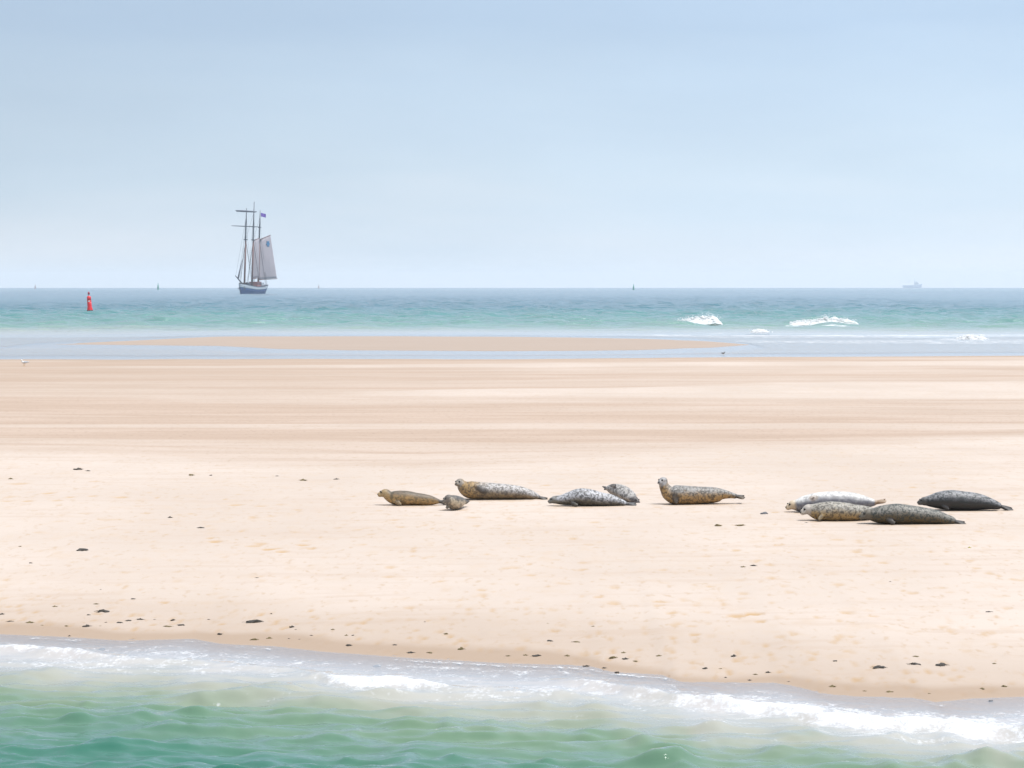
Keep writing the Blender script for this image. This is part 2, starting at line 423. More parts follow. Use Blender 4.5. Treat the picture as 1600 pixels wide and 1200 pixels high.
def build_sand():
    xs = graded(-420, -9.0, 9.0, 420, 0.06, 1.12, 12.0)
    ys = np.concatenate([graded(-160, 26.0, 60.0, 60.0, 0.075, 1.15, 8.0)[:-1], 60 + np.cumsum(np.concatenate([[0.0], np.linspace(0.08, 0.55, 420)]))])
    ys = ys[ys < 192]
    ys = np.concatenate([ys, np.arange(ys[-1] + 0.55, 245, 0.55), np.arange(246, 460, 4.0)])
    X, Y = np.meshgrid(xs, ys)
    Z = sand_z(X, Y)
    t = Y - near_wl(X)
    damp_shade = np.zeros_like(Z)
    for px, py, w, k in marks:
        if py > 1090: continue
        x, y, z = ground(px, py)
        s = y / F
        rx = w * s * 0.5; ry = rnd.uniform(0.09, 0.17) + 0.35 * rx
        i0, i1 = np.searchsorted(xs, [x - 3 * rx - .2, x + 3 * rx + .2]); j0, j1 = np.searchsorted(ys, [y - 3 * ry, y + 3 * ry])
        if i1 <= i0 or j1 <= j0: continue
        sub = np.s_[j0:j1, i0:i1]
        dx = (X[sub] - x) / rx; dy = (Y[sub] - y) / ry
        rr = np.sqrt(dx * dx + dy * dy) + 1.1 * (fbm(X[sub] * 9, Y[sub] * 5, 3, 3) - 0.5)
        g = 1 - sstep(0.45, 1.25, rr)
        damp_shade[sub] = np.maximum(damp_shade[sub], k * g)
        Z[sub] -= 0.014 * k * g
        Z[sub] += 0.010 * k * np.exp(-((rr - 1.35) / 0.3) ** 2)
    wet = 1 - sstep(0.1, 1.0, t + 1.3 * (fbm(X * 0.5, Y * 0.4, 21) - 0.5))
    wet = wet + 0.46 * (1 - sstep(0.6, 5.2, t + 3.0 * (fbm(X * 0.35, Y * 0.3, 22) - 0.5))) * sstep(-.2, .2, t)
    sh = shore(X)
    wet = np.maximum(wet, 0.75 * sstep(-9, -1.0, Y - sh + 10 * (fbm(X * 0.04, Y * 0.05, 23) - 0.5) + np.where(X < -18, 4, 0)))
    wet = np.clip(wet, 0, 1)
    wet = np.where(Y > sh, np.maximum(wet, 0.35 + 0.65 * (1 - sstep(.01, .09, Z + .03 * (fbm(X * .1, Y * .1, 15) - .5)))), wet)
    wet = np.clip(np.maximum(wet, 0.34 * sstep(75, 130, Y) * (1 - sstep(-16, 4, X + 10 * (fbm(X * .03, Y * .05, 16) - .5)))), 0, 1)
    gloss = 1 - sstep(-0.05, 0.22, t)
    gloss = np.maximum(gloss, 0.5 * sstep(-3, 0, Y - sh))
    # dry wind-blown sand: the whole near beach, streaks and wedges on the damp flat behind
    fr = np.interp(X, [-12, -6, -2, 2, 8, 20], [63, 60, 58, 62, 66, 70])
    near = 1 - sstep(-1.5, 5, Y - fr + 5 * (fbm(X * 0.15, Y * 0.1, 31) - 0.5))
    YW = Y + 9 * (fbm(X * 0.045, Y * 0.03, 36, 3) - 0.5) + 0.12 * X
    streak = fbm(X * 0.05 + Y * 0.004, YW * 0.16, 33, 4)
    streak = sstep(0.42, 0.72, streak) * 0.45
    def lens(px0, px1, pyl, pyr, hl, hr, k):       # a long tongue of dry sand between two picture columns
        a = ground(px0, pyl); b = ground(px1, pyr)
        u = np.clip((X - a[0]) / (b[0] - a[0]), -0.3, 1.3)
        yc = a[1] + u * (b[1] - a[1]); hw = np.maximum(hl + u * (hr - hl), 0.2)
        g = 1 - sstep(0.6, 1.2, np.abs(Y + 0.35 * (YW - Y) - yc) / hw + 0.8 * (fbm(X * 0.10, Y * 0.3, 35) - 0.5))
        return k * g * sstep(-0.25, 0.1, u)
    for L in [(190, 1600, 574, 566, 2.0, 8.0, .9), (600, 1600, 616, 606, 3.0, 12.0, 1.0), (-200, 900, 606, 598, 5, 7, .35), (0, 1600, 668, 664, 1.2, 2.0, .6),
              (-100, 800, 690, 697, 1.6, 2.2, .45), (500, 1700, 712, 708, 2.0, 2.6, .6), (300, 1700, 735, 731, 1.6, 3.0, .7), (900, 1700, 640, 636, 2, 3.0, .35)]:
        streak = np.maximum(streak, lens(*L))
    streak = np.clip(np.maximum(near, streak), 0, 1)
    Z = Z + 0.03 * streak * sstep(2, 8, Y - fr) * sstep(0, 10, sh - Y)
    streak = streak * (1 - sstep(-2, 6, Y - sh))
    return grid_mesh('sand', xs, ys, Z, {'damp_shade': damp_shade, 'wet': wet, 'streak': streak, 'gloss': gloss})

M_SAND = sand_material()
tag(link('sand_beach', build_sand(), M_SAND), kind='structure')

# ------------------------------------------------------------------ water by the near shore
def wave_field(X, Y, comps, sharp=1.0):
    h = np.zeros_like(X)
    for A, lam, th, ph in comps:
        k = 2 * math.pi / lam
        p = (X * math.sin(th) + Y * math.cos(th)) * k + ph
        q = (np.sin(p) + 1) * 0.5
        h += A * (2 * q * np.sqrt(q) - 1)
    return h

BREAK = [([(-60, 1013), (0, 1016), (60, 1020), (110, 1023), (160, 1030)], .75, .55),
         ([(150, 1030), (260, 1034), (380, 1042), (500, 1054)], .45, .8),
         ([(500, 1060), (540, 1068), (600, 1072), (660, 1074), (715, 1080)], .95, .55),
         ([(730, 1082), (800, 1085), (860, 1090), (930, 1092)], .75, .6),
         ([(900, 1066), (960, 1078), (1010, 1090), (1060, 1098), (1120, 1103), (1200, 1112), (1300, 1124), (1400, 1134), (1500, 1142), (1600, 1149), (1700, 1156)], .98, .85)]
RIDGE = [(-40, 165, 1046, .10), (270, 430, 1082, .08), (340, 530, 1076, .12), (430, 590, 1090, .08), (505, 720, 1082, .10), (870, 1010, 1108, .07), (1200, 1330, 1141, .06),
         (470, 560, 1145, .10), (940, 1090, 1178, .09), (1230, 1400, 1172, .10), (40, 250, 1166, .09), (300, 430, 1203, .12), (620, 760, 1170, .07), (1480, 1620, 1180, .09),
         (130, 290, 1110, .06), (180, 300, 1128, .07), (760, 900, 1150, .07), (0, 110, 1108, .07), (1040, 1200, 1150, .05), (590, 700, 1125, .05)]

def build_near_water():
    xs = graded(-420, -7.8, 7.8, 420, 0.037, 1.14, 14.0)
    ys = graded(-160, 22.0, 35.6, 35.6, 0.037, 1.14, 10.0)
    ys = ys[ys < 40]
    X, Y = np.meshgrid(xs, ys)
    S = sand_z(X, Y); depth = -S
    t = Y - near_wl(X)
    r = random.Random(3)
    comps = [(0.0078 * (lam / 0.8) ** 0.55, lam, r.gauss(0.10, 0.24), r.uniform(0, 6.28)) for lam in [0.22 * (1.15 / 0.22) ** r.random() for _ in range(54)]]
    wf = wave_field(X + 0.25 * fbm(X * .8, Y * .8, 60), Y + 0.5 * fbm(X * 0.5, Y * 0.5, 61), comps, 1.6)
    rx_, ry_ = X + 0.3 * fbm(X * 1.1, Y * 1.1, 62), Y + 0.3 * fbm(X * 0.9, Y * 1.3, 63)
    rid = lambda a, b, sd: (1 - np.abs(2 * vnoise(rx_ * a + 0.25 * ry_, ry_ * b, sd) - 1)) ** 2 - 0.33
    wf = wf + 0.034 * rid(0.75, 1.7, 64) + 0.034 * rid(1.8, 3.4, 65) + 0.021 * rid(3.9, 6.2, 66)
    amp = sstep(0.02, 0.28, depth) * (1 - 0.6 * sstep(60, 200, np.abs(X)))
    Z = wf * amp * 0.55
    rr = random.Random(21)
    chop = list(RIDGE)
    for _ in range(150):                       # short crests all over the near water
        py = rr.uniform(1052, 1260); c = rr.uniform(-250, 1850); w = rr.choice((rr.uniform(40, 110), rr.uniform(70, 230)))
        lim = np.interp(c, [p[0] for p in WL_PX], [p[1] for p in WL_PX]) + 45
        if py < lim: continue
        chop.append((c - w / 2, c + w / 2, py, rr.uniform(.03, .085) * min(1, (py - lim + 20) / 60)))
    for _ in range(330):                       # wavelets between them
        py = rr.uniform(1045, 1260); c = rr.uniform(-250, 1850); w = rr.uniform(22, 85)
        lim = np.interp(c, [p[0] for p in WL_PX], [p[1] for p in WL_PX]) + 48
        if py > lim: chop.append((c - w / 2, c + w / 2, py, rr.uniform(.018, .045)))
    for p0, p1, py, h in chop:
        a = at(p0, py, 0.05); b = at(p1, py + rr.uniform(-4, 5), 0.05)
        L_ = b[0] - a[0]
        i0, i1 = np.searchsorted(xs, [a[0] - L_, b[0] + L_]); j0, j1 = np.searchsorted(ys, [a[1] - 1.3, a[1] + 1.9])
        if i1 - i0 < 3 or j1 - j0 < 3: continue
        q = np.s_[j0:j1, i0:i1]; Xs, Ys = X[q], Y[q]
        u = (Xs - a[0]) / L_
        yc = a[1] + np.clip(u, -.3, 1.3) * (b[1] - a[1]) + 0.35 * (fbm(Xs * 0.9, Xs * 0 + py * 0.1, 70) - 0.5)
        e = np.exp(-((u - 0.5) / 0.40) ** 2)
        d = Ys - yc
        Z[q] += h * e * 0.66 * np.where(d < 0, np.exp(-(d / 0.14) ** 2), np.exp(-(d / 0.34) ** 2)) * (0.55 + 0.9 * fbm(Xs * 3, Ys * 1.5, 71))
    foam = 0.62 * (1 - sstep(0.02, 0.20, np.abs(depth - 0.09))) * sstep(.30, .65, fbm(X * 0.35, Y * 0.8, 81)) * (0.55 + 0.6 * sstep(-7, 1, X))
    foam = np.maximum(foam, 0.64 * sstep(-.01, .03, depth) * (1 - sstep(.10, .24, depth)) * (0.6 + 0.7 * fbm(X * 0.5, Y * 0.9, 89)))
    foam = np.maximum(foam, 0.8 * gauss((t + 0.14) / 0.16) * sstep(.34, .58, fbm(X * 0.8, Y * 0.2, 82)))
    for pl, k, w in BREAK:
        P = np.array([at(*p) for p in pl])
        yb = np.interp(X, P[:, 0], P[:, 1])
        yb = yb + 0.35 * (fbm(X * 1.4, X * 0 + 2, 83) - 0.5)
        ends = sstep(P[0, 0] - 0.5, P[0, 0] + 0.4, X) * (1 - sstep(P[-1, 0] - 0.4, P[-1, 0] + 0.5, X))
        d = Y - yb
        g = np.where(d < 0, gauss(d / (0.75 * w)), gauss(d / (1.7 * w)))
        kk = k * (0.50 + 0.85 * sstep(.3, .7, fbm(X * 0.9, Y * 0.8, 87))) * (0.7 + 0.6 * fbm(X * 2.6, Y * 1.6, 88))
        foam = np.maximum(foam, kk * g * ends)
        crest = gauss(d / 0.22) * ends * min(k, 1)
        Z += 0.085 * crest * (0.6 + 0.8 * fbm(X * 3.5, Y * 3.5, 84)) + 0.03 * g * ends * (fbm(X * 9, Y * 6, 85) - 0.3) * k
    foam = np.maximum(foam, 0.46 * sstep(.48, .70, fbm(X * 0.45, Y * 1.9, 86)) * (1 - 0.45 * sstep(.3, .9, depth)))
    Z = Z + 0.004 * np.exp(-np.abs(t) * 3)
    Z = np.maximum(Z, np.where(depth > 0.01, S + 0.006, -9)) if True else Z
    thin = 0.92 * sstep(-0.005, 0.09, depth)
    dcol = np.clip(np.interp(depth, [0, 0.1, 0.3, 0.6, 1.2, 4], [0, 0.15, 0.45, 0.75, 0.95, 1.0]) - 0.15 * foam, 0, 1)
    rough = sstep(0.0, 0.25, depth)
    return grid_mesh('shore_water', xs, ys, Z, {'dcol': dcol, 'foam': foam, 'thin': thin, 'rough': rough})

M_NEAR = water_material('shore_water',
    [(0.0, (0.47, 0.445, 0.435)), (0.2, (0.30, 0.305, 0.25)), (0.45, (0.125, 0.205, 0.13)), (0.75, (0.034, 0.142, 0.10)), (1.0, (0.008, 0.108, 0.088))],
    dict(patch=(0.5, 0.5, 1), s1=(6, 9, 1), s2=(15, 24, 1), w1=0.006, w2=0.0022), (4.5, 3.2, 1))
tag(link('shore_water', build_near_water(), M_NEAR), kind='structure')

# ------------------------------------------------------------------ open sea
def build_sea():
    xs = graded(-17000, -75, 75, 17000, 0.48, 1.12, 900.0)
    ys = [150.0]; 
    while ys[-1] < 13000:
        y = ys[-1]
        ys.append(y + (0.47 if y < 330 else min(0.47 * (y / 330) ** 1.7, 200)))
    ys = np.array(ys)
    X, Y = np.meshgrid(xs, ys)
    S = sand_z(X, Y); depth = np.minimum(-S, 14)
    r = random.Random(9)
    comps = [(0.046 * (lam / 5) ** 0.8, lam, r.gauss(-0.1, 0.5), r.uniform(0, 6.28)) for lam in [r.uniform(2.0, 11) for _ in range(38)]]
    wf = wave_field(X + 1.5 * fbm(X * .1, Y * .1, 90), Y + 3 * fbm(X * 0.08, Y * 0.1, 91), comps, 1.7)
    rx_, ry_ = X + 2 * fbm(X * .15, Y * .15, 97), Y + 3 * fbm(X * .1, Y * .15, 98)
    rid = lambda a, b, sd: (1 - np.abs(2 * vnoise(rx_ * a, ry_ * b, sd) - 1)) ** 2 - 0.33
    wf = wf + 0.22 * rid(0.11, 0.20, 67) + 0.12 * rid(0.25, 0.42, 68)
    stepy = np.gradient(ys)[:, None]
    amp = sstep(0.05, 2.2, depth) * np.clip(1.1 - stepy / 4, 0, 1) * (1 - sstep(75, 160, np.abs(X)) * 0.9)
    Z = curve_z(X, Y) + wf * amp + 0.02
    foam = 0.80 * sstep(.42, .62, fbm(X * 0.05, Y * 0.16, 92)) * gauss((depth - 0.24) / 0.3) * sstep(-5, 30, X + 14)
    foam = np.maximum(foam, 0.50 * gauss((depth - 0.35) / 0.35) * sstep(.4, .6, fbm(X * 0.06, Y * 0.25, 93)))
    foam = np.maximum(foam, 0.40 * sstep(0.30, 0.65, wf * amp) * sstep(.5, .65, fbm(X * 0.05, Y * 0.05, 94)) * (1 - sstep(420, 600, Y)))
    for p0, p1, py in ((1045, 1150, 507), (1215, 1360, 508), (1165, 1215, 520), (1440, 1600, 530), (1000, 1500, 524)):
        a = at(p0, py); b = at(p1, py)
        foam = np.maximum(foam, 0.85 * sstep(a[0] - 2, a[0] + 2, X) * (1 - sstep(b[0] - 2, b[0] + 2, X)) * np.where(Y < a[1], gauss((Y - a[1]) / 5), gauss((Y - a[1]) / 1.5)) * (0.5 + fbm(X * .3, Y * .2, 99)))
    foam = foam * (1 - sstep(450, 700, Y)) * (1 - sstep(90, 200, np.abs(X)))
    foam = np.where(Y < 200, foam * 0.3, foam)
    thin = sstep(-0.02, 0.35, depth)
    dist = np.interp(Y + 22 * (fbm(X * 0.03, Y * 0.02, 96) - 0.5) * sstep(225, 240, Y), [150, 232, 250, 278, 315, 400, 520, 900, 3000], [0.10, .14, 0.22, 0.38, 0.50, 0.62, 0.80, 0.95, 1.0])
    dcol = np.clip(dist + 0.05 * (fbm(X * 0.02, Y * 0.01, 95) - 0.5), 0, 1)
    rough = 0.14 + 0.34 * sstep(0.05, 0.16, depth) + 0.52 * sstep(0.16, 1.2, depth)
    return grid_mesh('sea', xs, ys, Z, {'dcol': dcol, 'foam': foam, 'thin': thin, 'rough': rough})

M_SEA = water_material('open_sea',
    [(0.0, (0.44, 0.40, 0.36)), (0.18, (0.35, 0.35, 0.32)), (0.42, (0.125, 0.235, 0.205)), (0.62, (0.055, 0.175, 0.18)), (0.8, (0.035, 0.125, 0.165)), (1.0, (0.03, 0.105, 0.155))],
    dict(patch=(0.03, 0.012, 1), s1=(0.9, 0.9, 1), s2=(0.16, 0.10, 1), w1=0.30, w2=0.9), (0.7, 0.7, 1), rough=0.2)
tag(link('sea', build_sea(), M_SEA), kind='structure')

# ------------------------------------------------------------------ seals
def fur(name, back, belly, spot, spot_amt=0.6, spot_sc=22.0, side=0.0, face=None, flip=(0.035, 0.03, 0.028), chest=None):
    spot_sc *= 1.35
    m, n, l = new_mat(name)
    back, belly, spot = [tuple(v * k for v in c) for c, k in ((back, 1.0), (belly, .80), (spot, .55))]  # belly dimmed: underside shade put into the fur colour
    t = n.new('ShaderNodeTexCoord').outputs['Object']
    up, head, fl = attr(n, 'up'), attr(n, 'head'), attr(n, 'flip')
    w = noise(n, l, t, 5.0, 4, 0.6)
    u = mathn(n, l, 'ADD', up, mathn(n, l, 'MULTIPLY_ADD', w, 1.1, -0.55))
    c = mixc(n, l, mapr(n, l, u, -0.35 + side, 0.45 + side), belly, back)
    if chest:
        c = mixc(n, l, mapr(n, l, mathn(n, l, 'ADD', attr(n, 'along'), mathn(n, l, 'MULTIPLY_ADD', w, 0.3, -0.15)), 0.55, 0.72), c, chest)
    n1 = noise(n, l, t, spot_sc, 4, 0.7)
    n2 = noise(n, l, t, spot_sc * 2.3, 3, 0.6)
    s = mathn(n, l, 'MAXIMUM', mapr(n, l, n1, 0.49, 0.57), mapr(n, l, n2, 0.54, 0.61))
    c = mixc(n, l, mathn(n, l, 'MULTIPLY', s, spot_amt), c, spot)
    pale = mapr(n, l, noise(n, l, t, spot_sc * 1.4, 4, 0.7), 0.56, 0.70)
    c = mixc(n, l, mathn(n, l, 'MULTIPLY', pale, 0.35 * min(1, spot_amt * 1.3)), c, tuple(min(1, b * 1.35 + 0.01) for b in belly))
    if face:
        c = mixc(n, l, mathn(n, l, 'MULTIPLY', head, mapr(n, l, w, 0.3, 0.7, 0.6, 1.0)), c, face)
    c = mixc(n, l, mathn(n, l, 'MULTIPLY', fl, 0.85), c, flip)
    p = N(n, 'ShaderNodeBsdfPrincipled', Roughness=0.55)
    l.new(c, p.inputs['Base Color'])
    b = N(n, 'ShaderNodeBump', Strength=0.5, Distance=0.006); l.new(n2, b.inputs['Height']); l.new(b.outputs[0], p.inputs['Normal'])
    o = n.new('ShaderNodeOutputMaterial'); l.new(p.outputs[0], o.inputs['Surface'])
    return m

M_EYE = paint('seal_eye', (0.008, 0.007, 0.006), 0.12, 0.0)
M_NOSE = paint('seal_nose', (0.012, 0.010, 0.010), 0.35, 0.1, 40)
M_CLAW = paint('claw', (0.03, 0.025, 0.02), 0.4, 0.1, 40)

def catmull(P, n):
    P = np.asarray(P, float); out = []
    Q = np.vstack([2 * P[0] - P[1], P, 2 * P[-1] - P[-2]])
    for i in range(len(P) - 1):
        p0, p1, p2, p3 = Q[i:i + 4]
        for k in range(n):
            u = k / n
            out.append(0.5 * (2 * p1 + (p2 - p0) * u + (2 * p0 - 5 * p1 + 4 * p2 - p3) * u * u + (3 * p1 - p0 - 3 * p2 + p3) * u ** 3))
    out.append(P[-1])
    return np.array(out)

def loft(mb, S, flat_dir=None, n=18):
    """S rows: x,y,z, half-width, half-height; sections square to the path"""
    S = np.asarray(S); rings = []
    for i, (x, y, z, a, b) in enumerate(S):
        d = Vector(S[min(i + 1, len(S) - 1), :3] - S[max(i - 1, 0), :3]).normalized()
        upv = Vector(flat_dir) if flat_dir is not None else Vector((0, 0, 1))
        if abs(d.dot(upv)) > 0.97: upv = Vector((1, 0, 0.3))
        sd = upv.cross(d).normalized(); u2 = d.cross(sd).normalized()
        a = max(a, 0.004); b = max(b, 0.004)
        c = Vector((x, y, z))
        rings.append([c + sd * (a * math.cos(2 * math.pi * k / n)) + u2 * (b * math.sin(2 * math.pi * k / n)) for k in range(n)])
    mb.rings(rings)

def ellipsoid(mb, c, r, M, n=14):
    rings = []
    for i in range(1, n):
        a = math.pi * i / n - math.pi / 2
        rings.append([Vector(c) + M @ Vector((r[0] * math.sin(a), r[1] * math.cos(a) * math.cos(2 * math.pi * k / 16), r[2] * math.cos(a) * math.sin(2 * math.pi * k / 16))) for k in range(16)])
    mb.rings(rings)

def seal(label, base, stations, head, mat, tail=None, fore=None, far_fore=True, wide=1.12, hind_tip=None, hind_spread=0.16, hind_lift=0.0, seed=0, fdark=0.55):
    """stations run tail -> neck in picture pixels (x, centre row, half height, [depth m]); head = (x, row, radius, yaw, pitch, [depth])
    yaw 0 looks to picture left, 90 towards the viewer"""
    bx, by, bz = ground(*base)
    s = by / F                                             # metres per photograph pixel at this distance
    root = empty('seal', (bx, by, bz - 0.012))
    tag(root, label, 'seal', 'seals lying on the sand bank')
    L = lambda px, py, dep=0.0: ((px - base[0]) * s, dep, (base[1] - py) * s + dep * (H - bz) / by * 1.0)
    st = []
    for q in stations:
        px, py, r = q[:3]; dep = q[3] if len(q) > 3 else 0.0
        x, y, z = L(px, py, dep)
        st.append((x, y, z, r * s * wide, r * s))
    hx, hr_, hrad, yaw, pitch = head[:5]
    hdep = head[5] if len(head) > 5 else 0.0
    hc = Vector(L(hx, hr_, hdep)); R = hrad * s
    body = catmull(np.array(st + [(hc.x, hc.y, hc.z, R * 0.95, R * 0.92)]), 5)
    mb = MB(); loft(mb, body)
    ya = math.radians(180 + yaw); pa = math.radians(pitch)
    f = Vector((math.cos(ya) * math.cos(pa), math.sin(ya) * math.cos(pa), math.sin(pa)))
    sd = Vector((0, 0, 1)).cross(f).normalized(); u = f.cross(sd)
    M = Matrix((f, sd, u)).transposed()
    ellipsoid(mb, hc, (R * 1.15, R * 1.0, R * 0.95), M)
    ellipsoid(mb, hc + f * R * 0.85 - u * R * 0.16, (R * 0.85, R * 0.68, R * 0.62), M)
    for k in (-1, 1):
        ellipsoid(mb, hc + f * R * 1.32 - u * R * 0.30 + sd * k * R * 0.26, (R * 0.42, R * 0.38, R * 0.34), M)
    ellipsoid(mb, hc + f * R * 1.2 - u * R * 0.55, (R * 0.45, R * 0.34, R * 0.22), M)
    flips = []
    # fore flippers
    if fore is None: fore = []
    for (p0, p1, wd, off0, off1) in fore:
        wd *= 0.75; a = Vector(L(*p0)) + Vector((0, off0 * .82, 0)); b = Vector(L(*p1)) + Vector((0, off1 * .95, 0.01))
        mid = a.lerp(b, 0.5) + Vector((0, 0, 0.015))
        P = catmull(np.array([(*a, wd * .45, .03), (*a.lerp(b, .35), wd * .5, .024), (*a.lerp(b, .7), wd * .52, .016), (*a.lerp(b, .92), wd * .36, .011), (*b, wd * .14, .007)]), 3)
        nrm = Vector((0.15, -1, 0.25))
        loft(mb, P, nrm, 10); flips.append((P[4:, :3], fdark))
    # hind flippers: two flat fans
    tipx = tail if tail else (stations[0][0] + 8, stations[0][1] + 1)
    tdep = stations[0][3] if len(stations[0]) > 3 else 0.0
    a = Vector(L(stations[0][0], stations[0][1], tdep)); b0 = Vector(L(tipx[0], tipx[1], (tipx[2] if len(tipx) > 2 else tdep)))
    for k in (-1, 1):
        b = b0 + Vector((0.0, 0.075 * k, 0.012 * k + hind_lift))
        P = catmull(np.array([(*a.lerp(b, -0.25), .028, .03), (*a.lerp(b, .2), .034, .03), (*a.lerp(b, .55), .05, .022), (*a.lerp(b, .85), .058, .014), (*b, .04, .009)]), 3)
        loft(mb, P, Vector((0.1, k * 0.5, 1)), 10); flips.append((P[3:, :3], 1.0))
    tmp = link('seal_shape', mb.mesh('seal_shape'))
    md = tmp.modifiers.new('r', 'REMESH'); md.mode = 'VOXEL'; md.voxel_size = 0.0115
    ms = tmp.modifiers.new('s', 'SMOOTH'); ms.factor = 0.5; ms.iterations = 4
    dg = bpy.context.evaluated_depsgraph_get()
    me = bpy.data.meshes.new_from_object(tmp.evaluated_get(dg))
    bpy.data.objects.remove(tmp, do_unlink=True)
    nv = len(me.vertices); co = np.empty(nv * 3, np.float32); me.vertices.foreach_get('co', co); co = co.reshape(-1, 3)
    # rest on the sand: flatten the underside where it meets it
    gz = sand_z(co[:, 0] + bx, co[:, 1] + by) - (bz - 0.012)
    lim = gz - 0.02
    co[:, 2] = np.where(co[:, 2] < lim, lim, co[:, 2])
    # lumpy fat and neck folds
    co += (0.008 * (fbm(co[:, 0] * 7 + seed, co[:, 2] * 9 + seed, 40 + seed, 2)[:, None] - 0.5) * np.array([[0, 0.6, 1.0]])).astype(np.float32)
    me.vertices.foreach_set('co', co.ravel())
    d2 = ((co[:, None, :] - body[None, :, :3]) ** 2).sum(-1); j = d2.argmin(1)
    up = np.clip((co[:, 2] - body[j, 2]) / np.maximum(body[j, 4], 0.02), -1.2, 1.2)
    dh = np.sqrt(((co - np.array(hc + f * R * 0.7)) ** 2).sum(-1))
    hd = 1 - sstep(R * 1.0, R * 1.7, dh)
    fl = np.zeros(nv)
    for P, dk in flips:
        dd = np.sqrt(((co[:, None, :] - P[None]) ** 2).sum(-1)).min(1)
        fl = np.maximum(fl, dk * (1 - sstep(0.04, 0.085, dd)))
    for k, v in (('up', up), ('head', hd), ('flip', fl), ('along', j / (len(body) - 1.0))):
        at_ = me.attributes.new(k, 'FLOAT', 'POINT'); at_.data.foreach_set('value', v.astype(np.float32))
    me.polygons.foreach_set('use_smooth', np.ones(len(me.polygons), dtype=bool)); me.update()
    me.name = 'body'
    link('body', me, mat, root)
    for k in (-1, 1):
        e = MB(); ellipsoid(e, hc + f * R * 0.98 + sd * k * R * 0.50 + u * R * 0.34, (R * .20, R * .21, R * .22), M, 8); e.build('eye', M_EYE, root, True)
    e = MB(); ellipsoid(e, hc + f * R * 1.66 - u * R * 0.12, (R * .13, R * .24, R * .17), M, 8); e.build('nose', M_NOSE, root, True)
    return root

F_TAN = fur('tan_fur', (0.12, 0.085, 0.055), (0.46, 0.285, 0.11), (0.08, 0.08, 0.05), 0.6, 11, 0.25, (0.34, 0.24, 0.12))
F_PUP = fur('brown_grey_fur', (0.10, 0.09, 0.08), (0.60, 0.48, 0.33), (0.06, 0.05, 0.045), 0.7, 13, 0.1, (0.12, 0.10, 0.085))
F_GREYTAN = fur('grey_backed_fur', (0.42, 0.40, 0.39), (0.27, 0.195, 0.11), (0.09, 0.07, 0.055), 0.75, 14, 0.0, (0.20, 0.18, 0.16), chest=(0.30, 0.19, 0.075))  # silver back raised, its top highlight put into the colour
F_GREY = fur('grey_mottled_fur', (0.42, 0.42, 0.44), (0.13, 0.115, 0.085), (0.05, 0.045, 0.04), 0.85, 15, -0.1, (0.15, 0.14, 0.12))  # pale back carries the overhead highlight as fur colour
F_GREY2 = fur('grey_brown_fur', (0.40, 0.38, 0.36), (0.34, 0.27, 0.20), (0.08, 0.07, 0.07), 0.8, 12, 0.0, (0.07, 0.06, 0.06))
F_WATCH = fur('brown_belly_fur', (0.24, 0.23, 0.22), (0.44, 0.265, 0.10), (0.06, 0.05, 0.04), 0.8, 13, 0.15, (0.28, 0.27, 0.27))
F_WHITE = fur('white_fur', (0.64, 0.63, 0.61), (0.13, 0.13, 0.155), (0.36, 0.35, 0.35), 0.6, 12, 0.42, (0.55, 0.42, 0.27), (0.22, 0.13, 0.06))  # dark blue-grey belly: shade of the lower side painted into the fur
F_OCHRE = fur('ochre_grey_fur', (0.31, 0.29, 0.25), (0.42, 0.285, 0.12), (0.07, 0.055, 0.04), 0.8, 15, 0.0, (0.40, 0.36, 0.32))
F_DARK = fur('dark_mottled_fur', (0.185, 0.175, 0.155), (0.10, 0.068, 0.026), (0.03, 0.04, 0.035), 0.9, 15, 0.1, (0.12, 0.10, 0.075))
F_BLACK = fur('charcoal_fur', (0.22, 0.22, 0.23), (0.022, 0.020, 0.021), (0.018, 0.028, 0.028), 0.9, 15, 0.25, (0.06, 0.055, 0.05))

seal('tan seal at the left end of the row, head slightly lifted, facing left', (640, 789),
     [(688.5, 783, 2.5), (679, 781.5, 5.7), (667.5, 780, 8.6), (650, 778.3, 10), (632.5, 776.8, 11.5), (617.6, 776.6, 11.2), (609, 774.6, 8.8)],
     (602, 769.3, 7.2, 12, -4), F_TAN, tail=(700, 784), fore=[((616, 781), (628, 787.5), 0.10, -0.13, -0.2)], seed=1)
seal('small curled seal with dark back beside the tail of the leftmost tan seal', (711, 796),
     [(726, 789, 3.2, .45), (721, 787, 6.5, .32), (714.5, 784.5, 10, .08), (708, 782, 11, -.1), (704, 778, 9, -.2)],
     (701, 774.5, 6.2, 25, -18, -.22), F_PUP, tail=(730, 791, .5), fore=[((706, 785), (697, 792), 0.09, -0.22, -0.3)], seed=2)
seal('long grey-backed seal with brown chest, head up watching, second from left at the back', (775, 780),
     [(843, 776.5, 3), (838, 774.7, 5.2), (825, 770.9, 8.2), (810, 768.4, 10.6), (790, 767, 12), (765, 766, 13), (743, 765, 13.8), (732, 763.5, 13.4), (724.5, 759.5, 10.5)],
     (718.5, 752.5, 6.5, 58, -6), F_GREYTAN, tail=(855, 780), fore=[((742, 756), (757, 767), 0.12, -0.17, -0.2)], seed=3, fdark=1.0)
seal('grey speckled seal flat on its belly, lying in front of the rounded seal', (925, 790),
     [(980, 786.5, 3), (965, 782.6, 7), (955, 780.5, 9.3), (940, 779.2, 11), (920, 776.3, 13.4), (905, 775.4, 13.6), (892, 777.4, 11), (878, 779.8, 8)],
     (867, 779.6, 6.6, 8, -8), F_GREY, tail=(994, 787.5), fore=[((892, 784), (903, 788.5), 0.09, -0.15, -0.2)], seed=4)
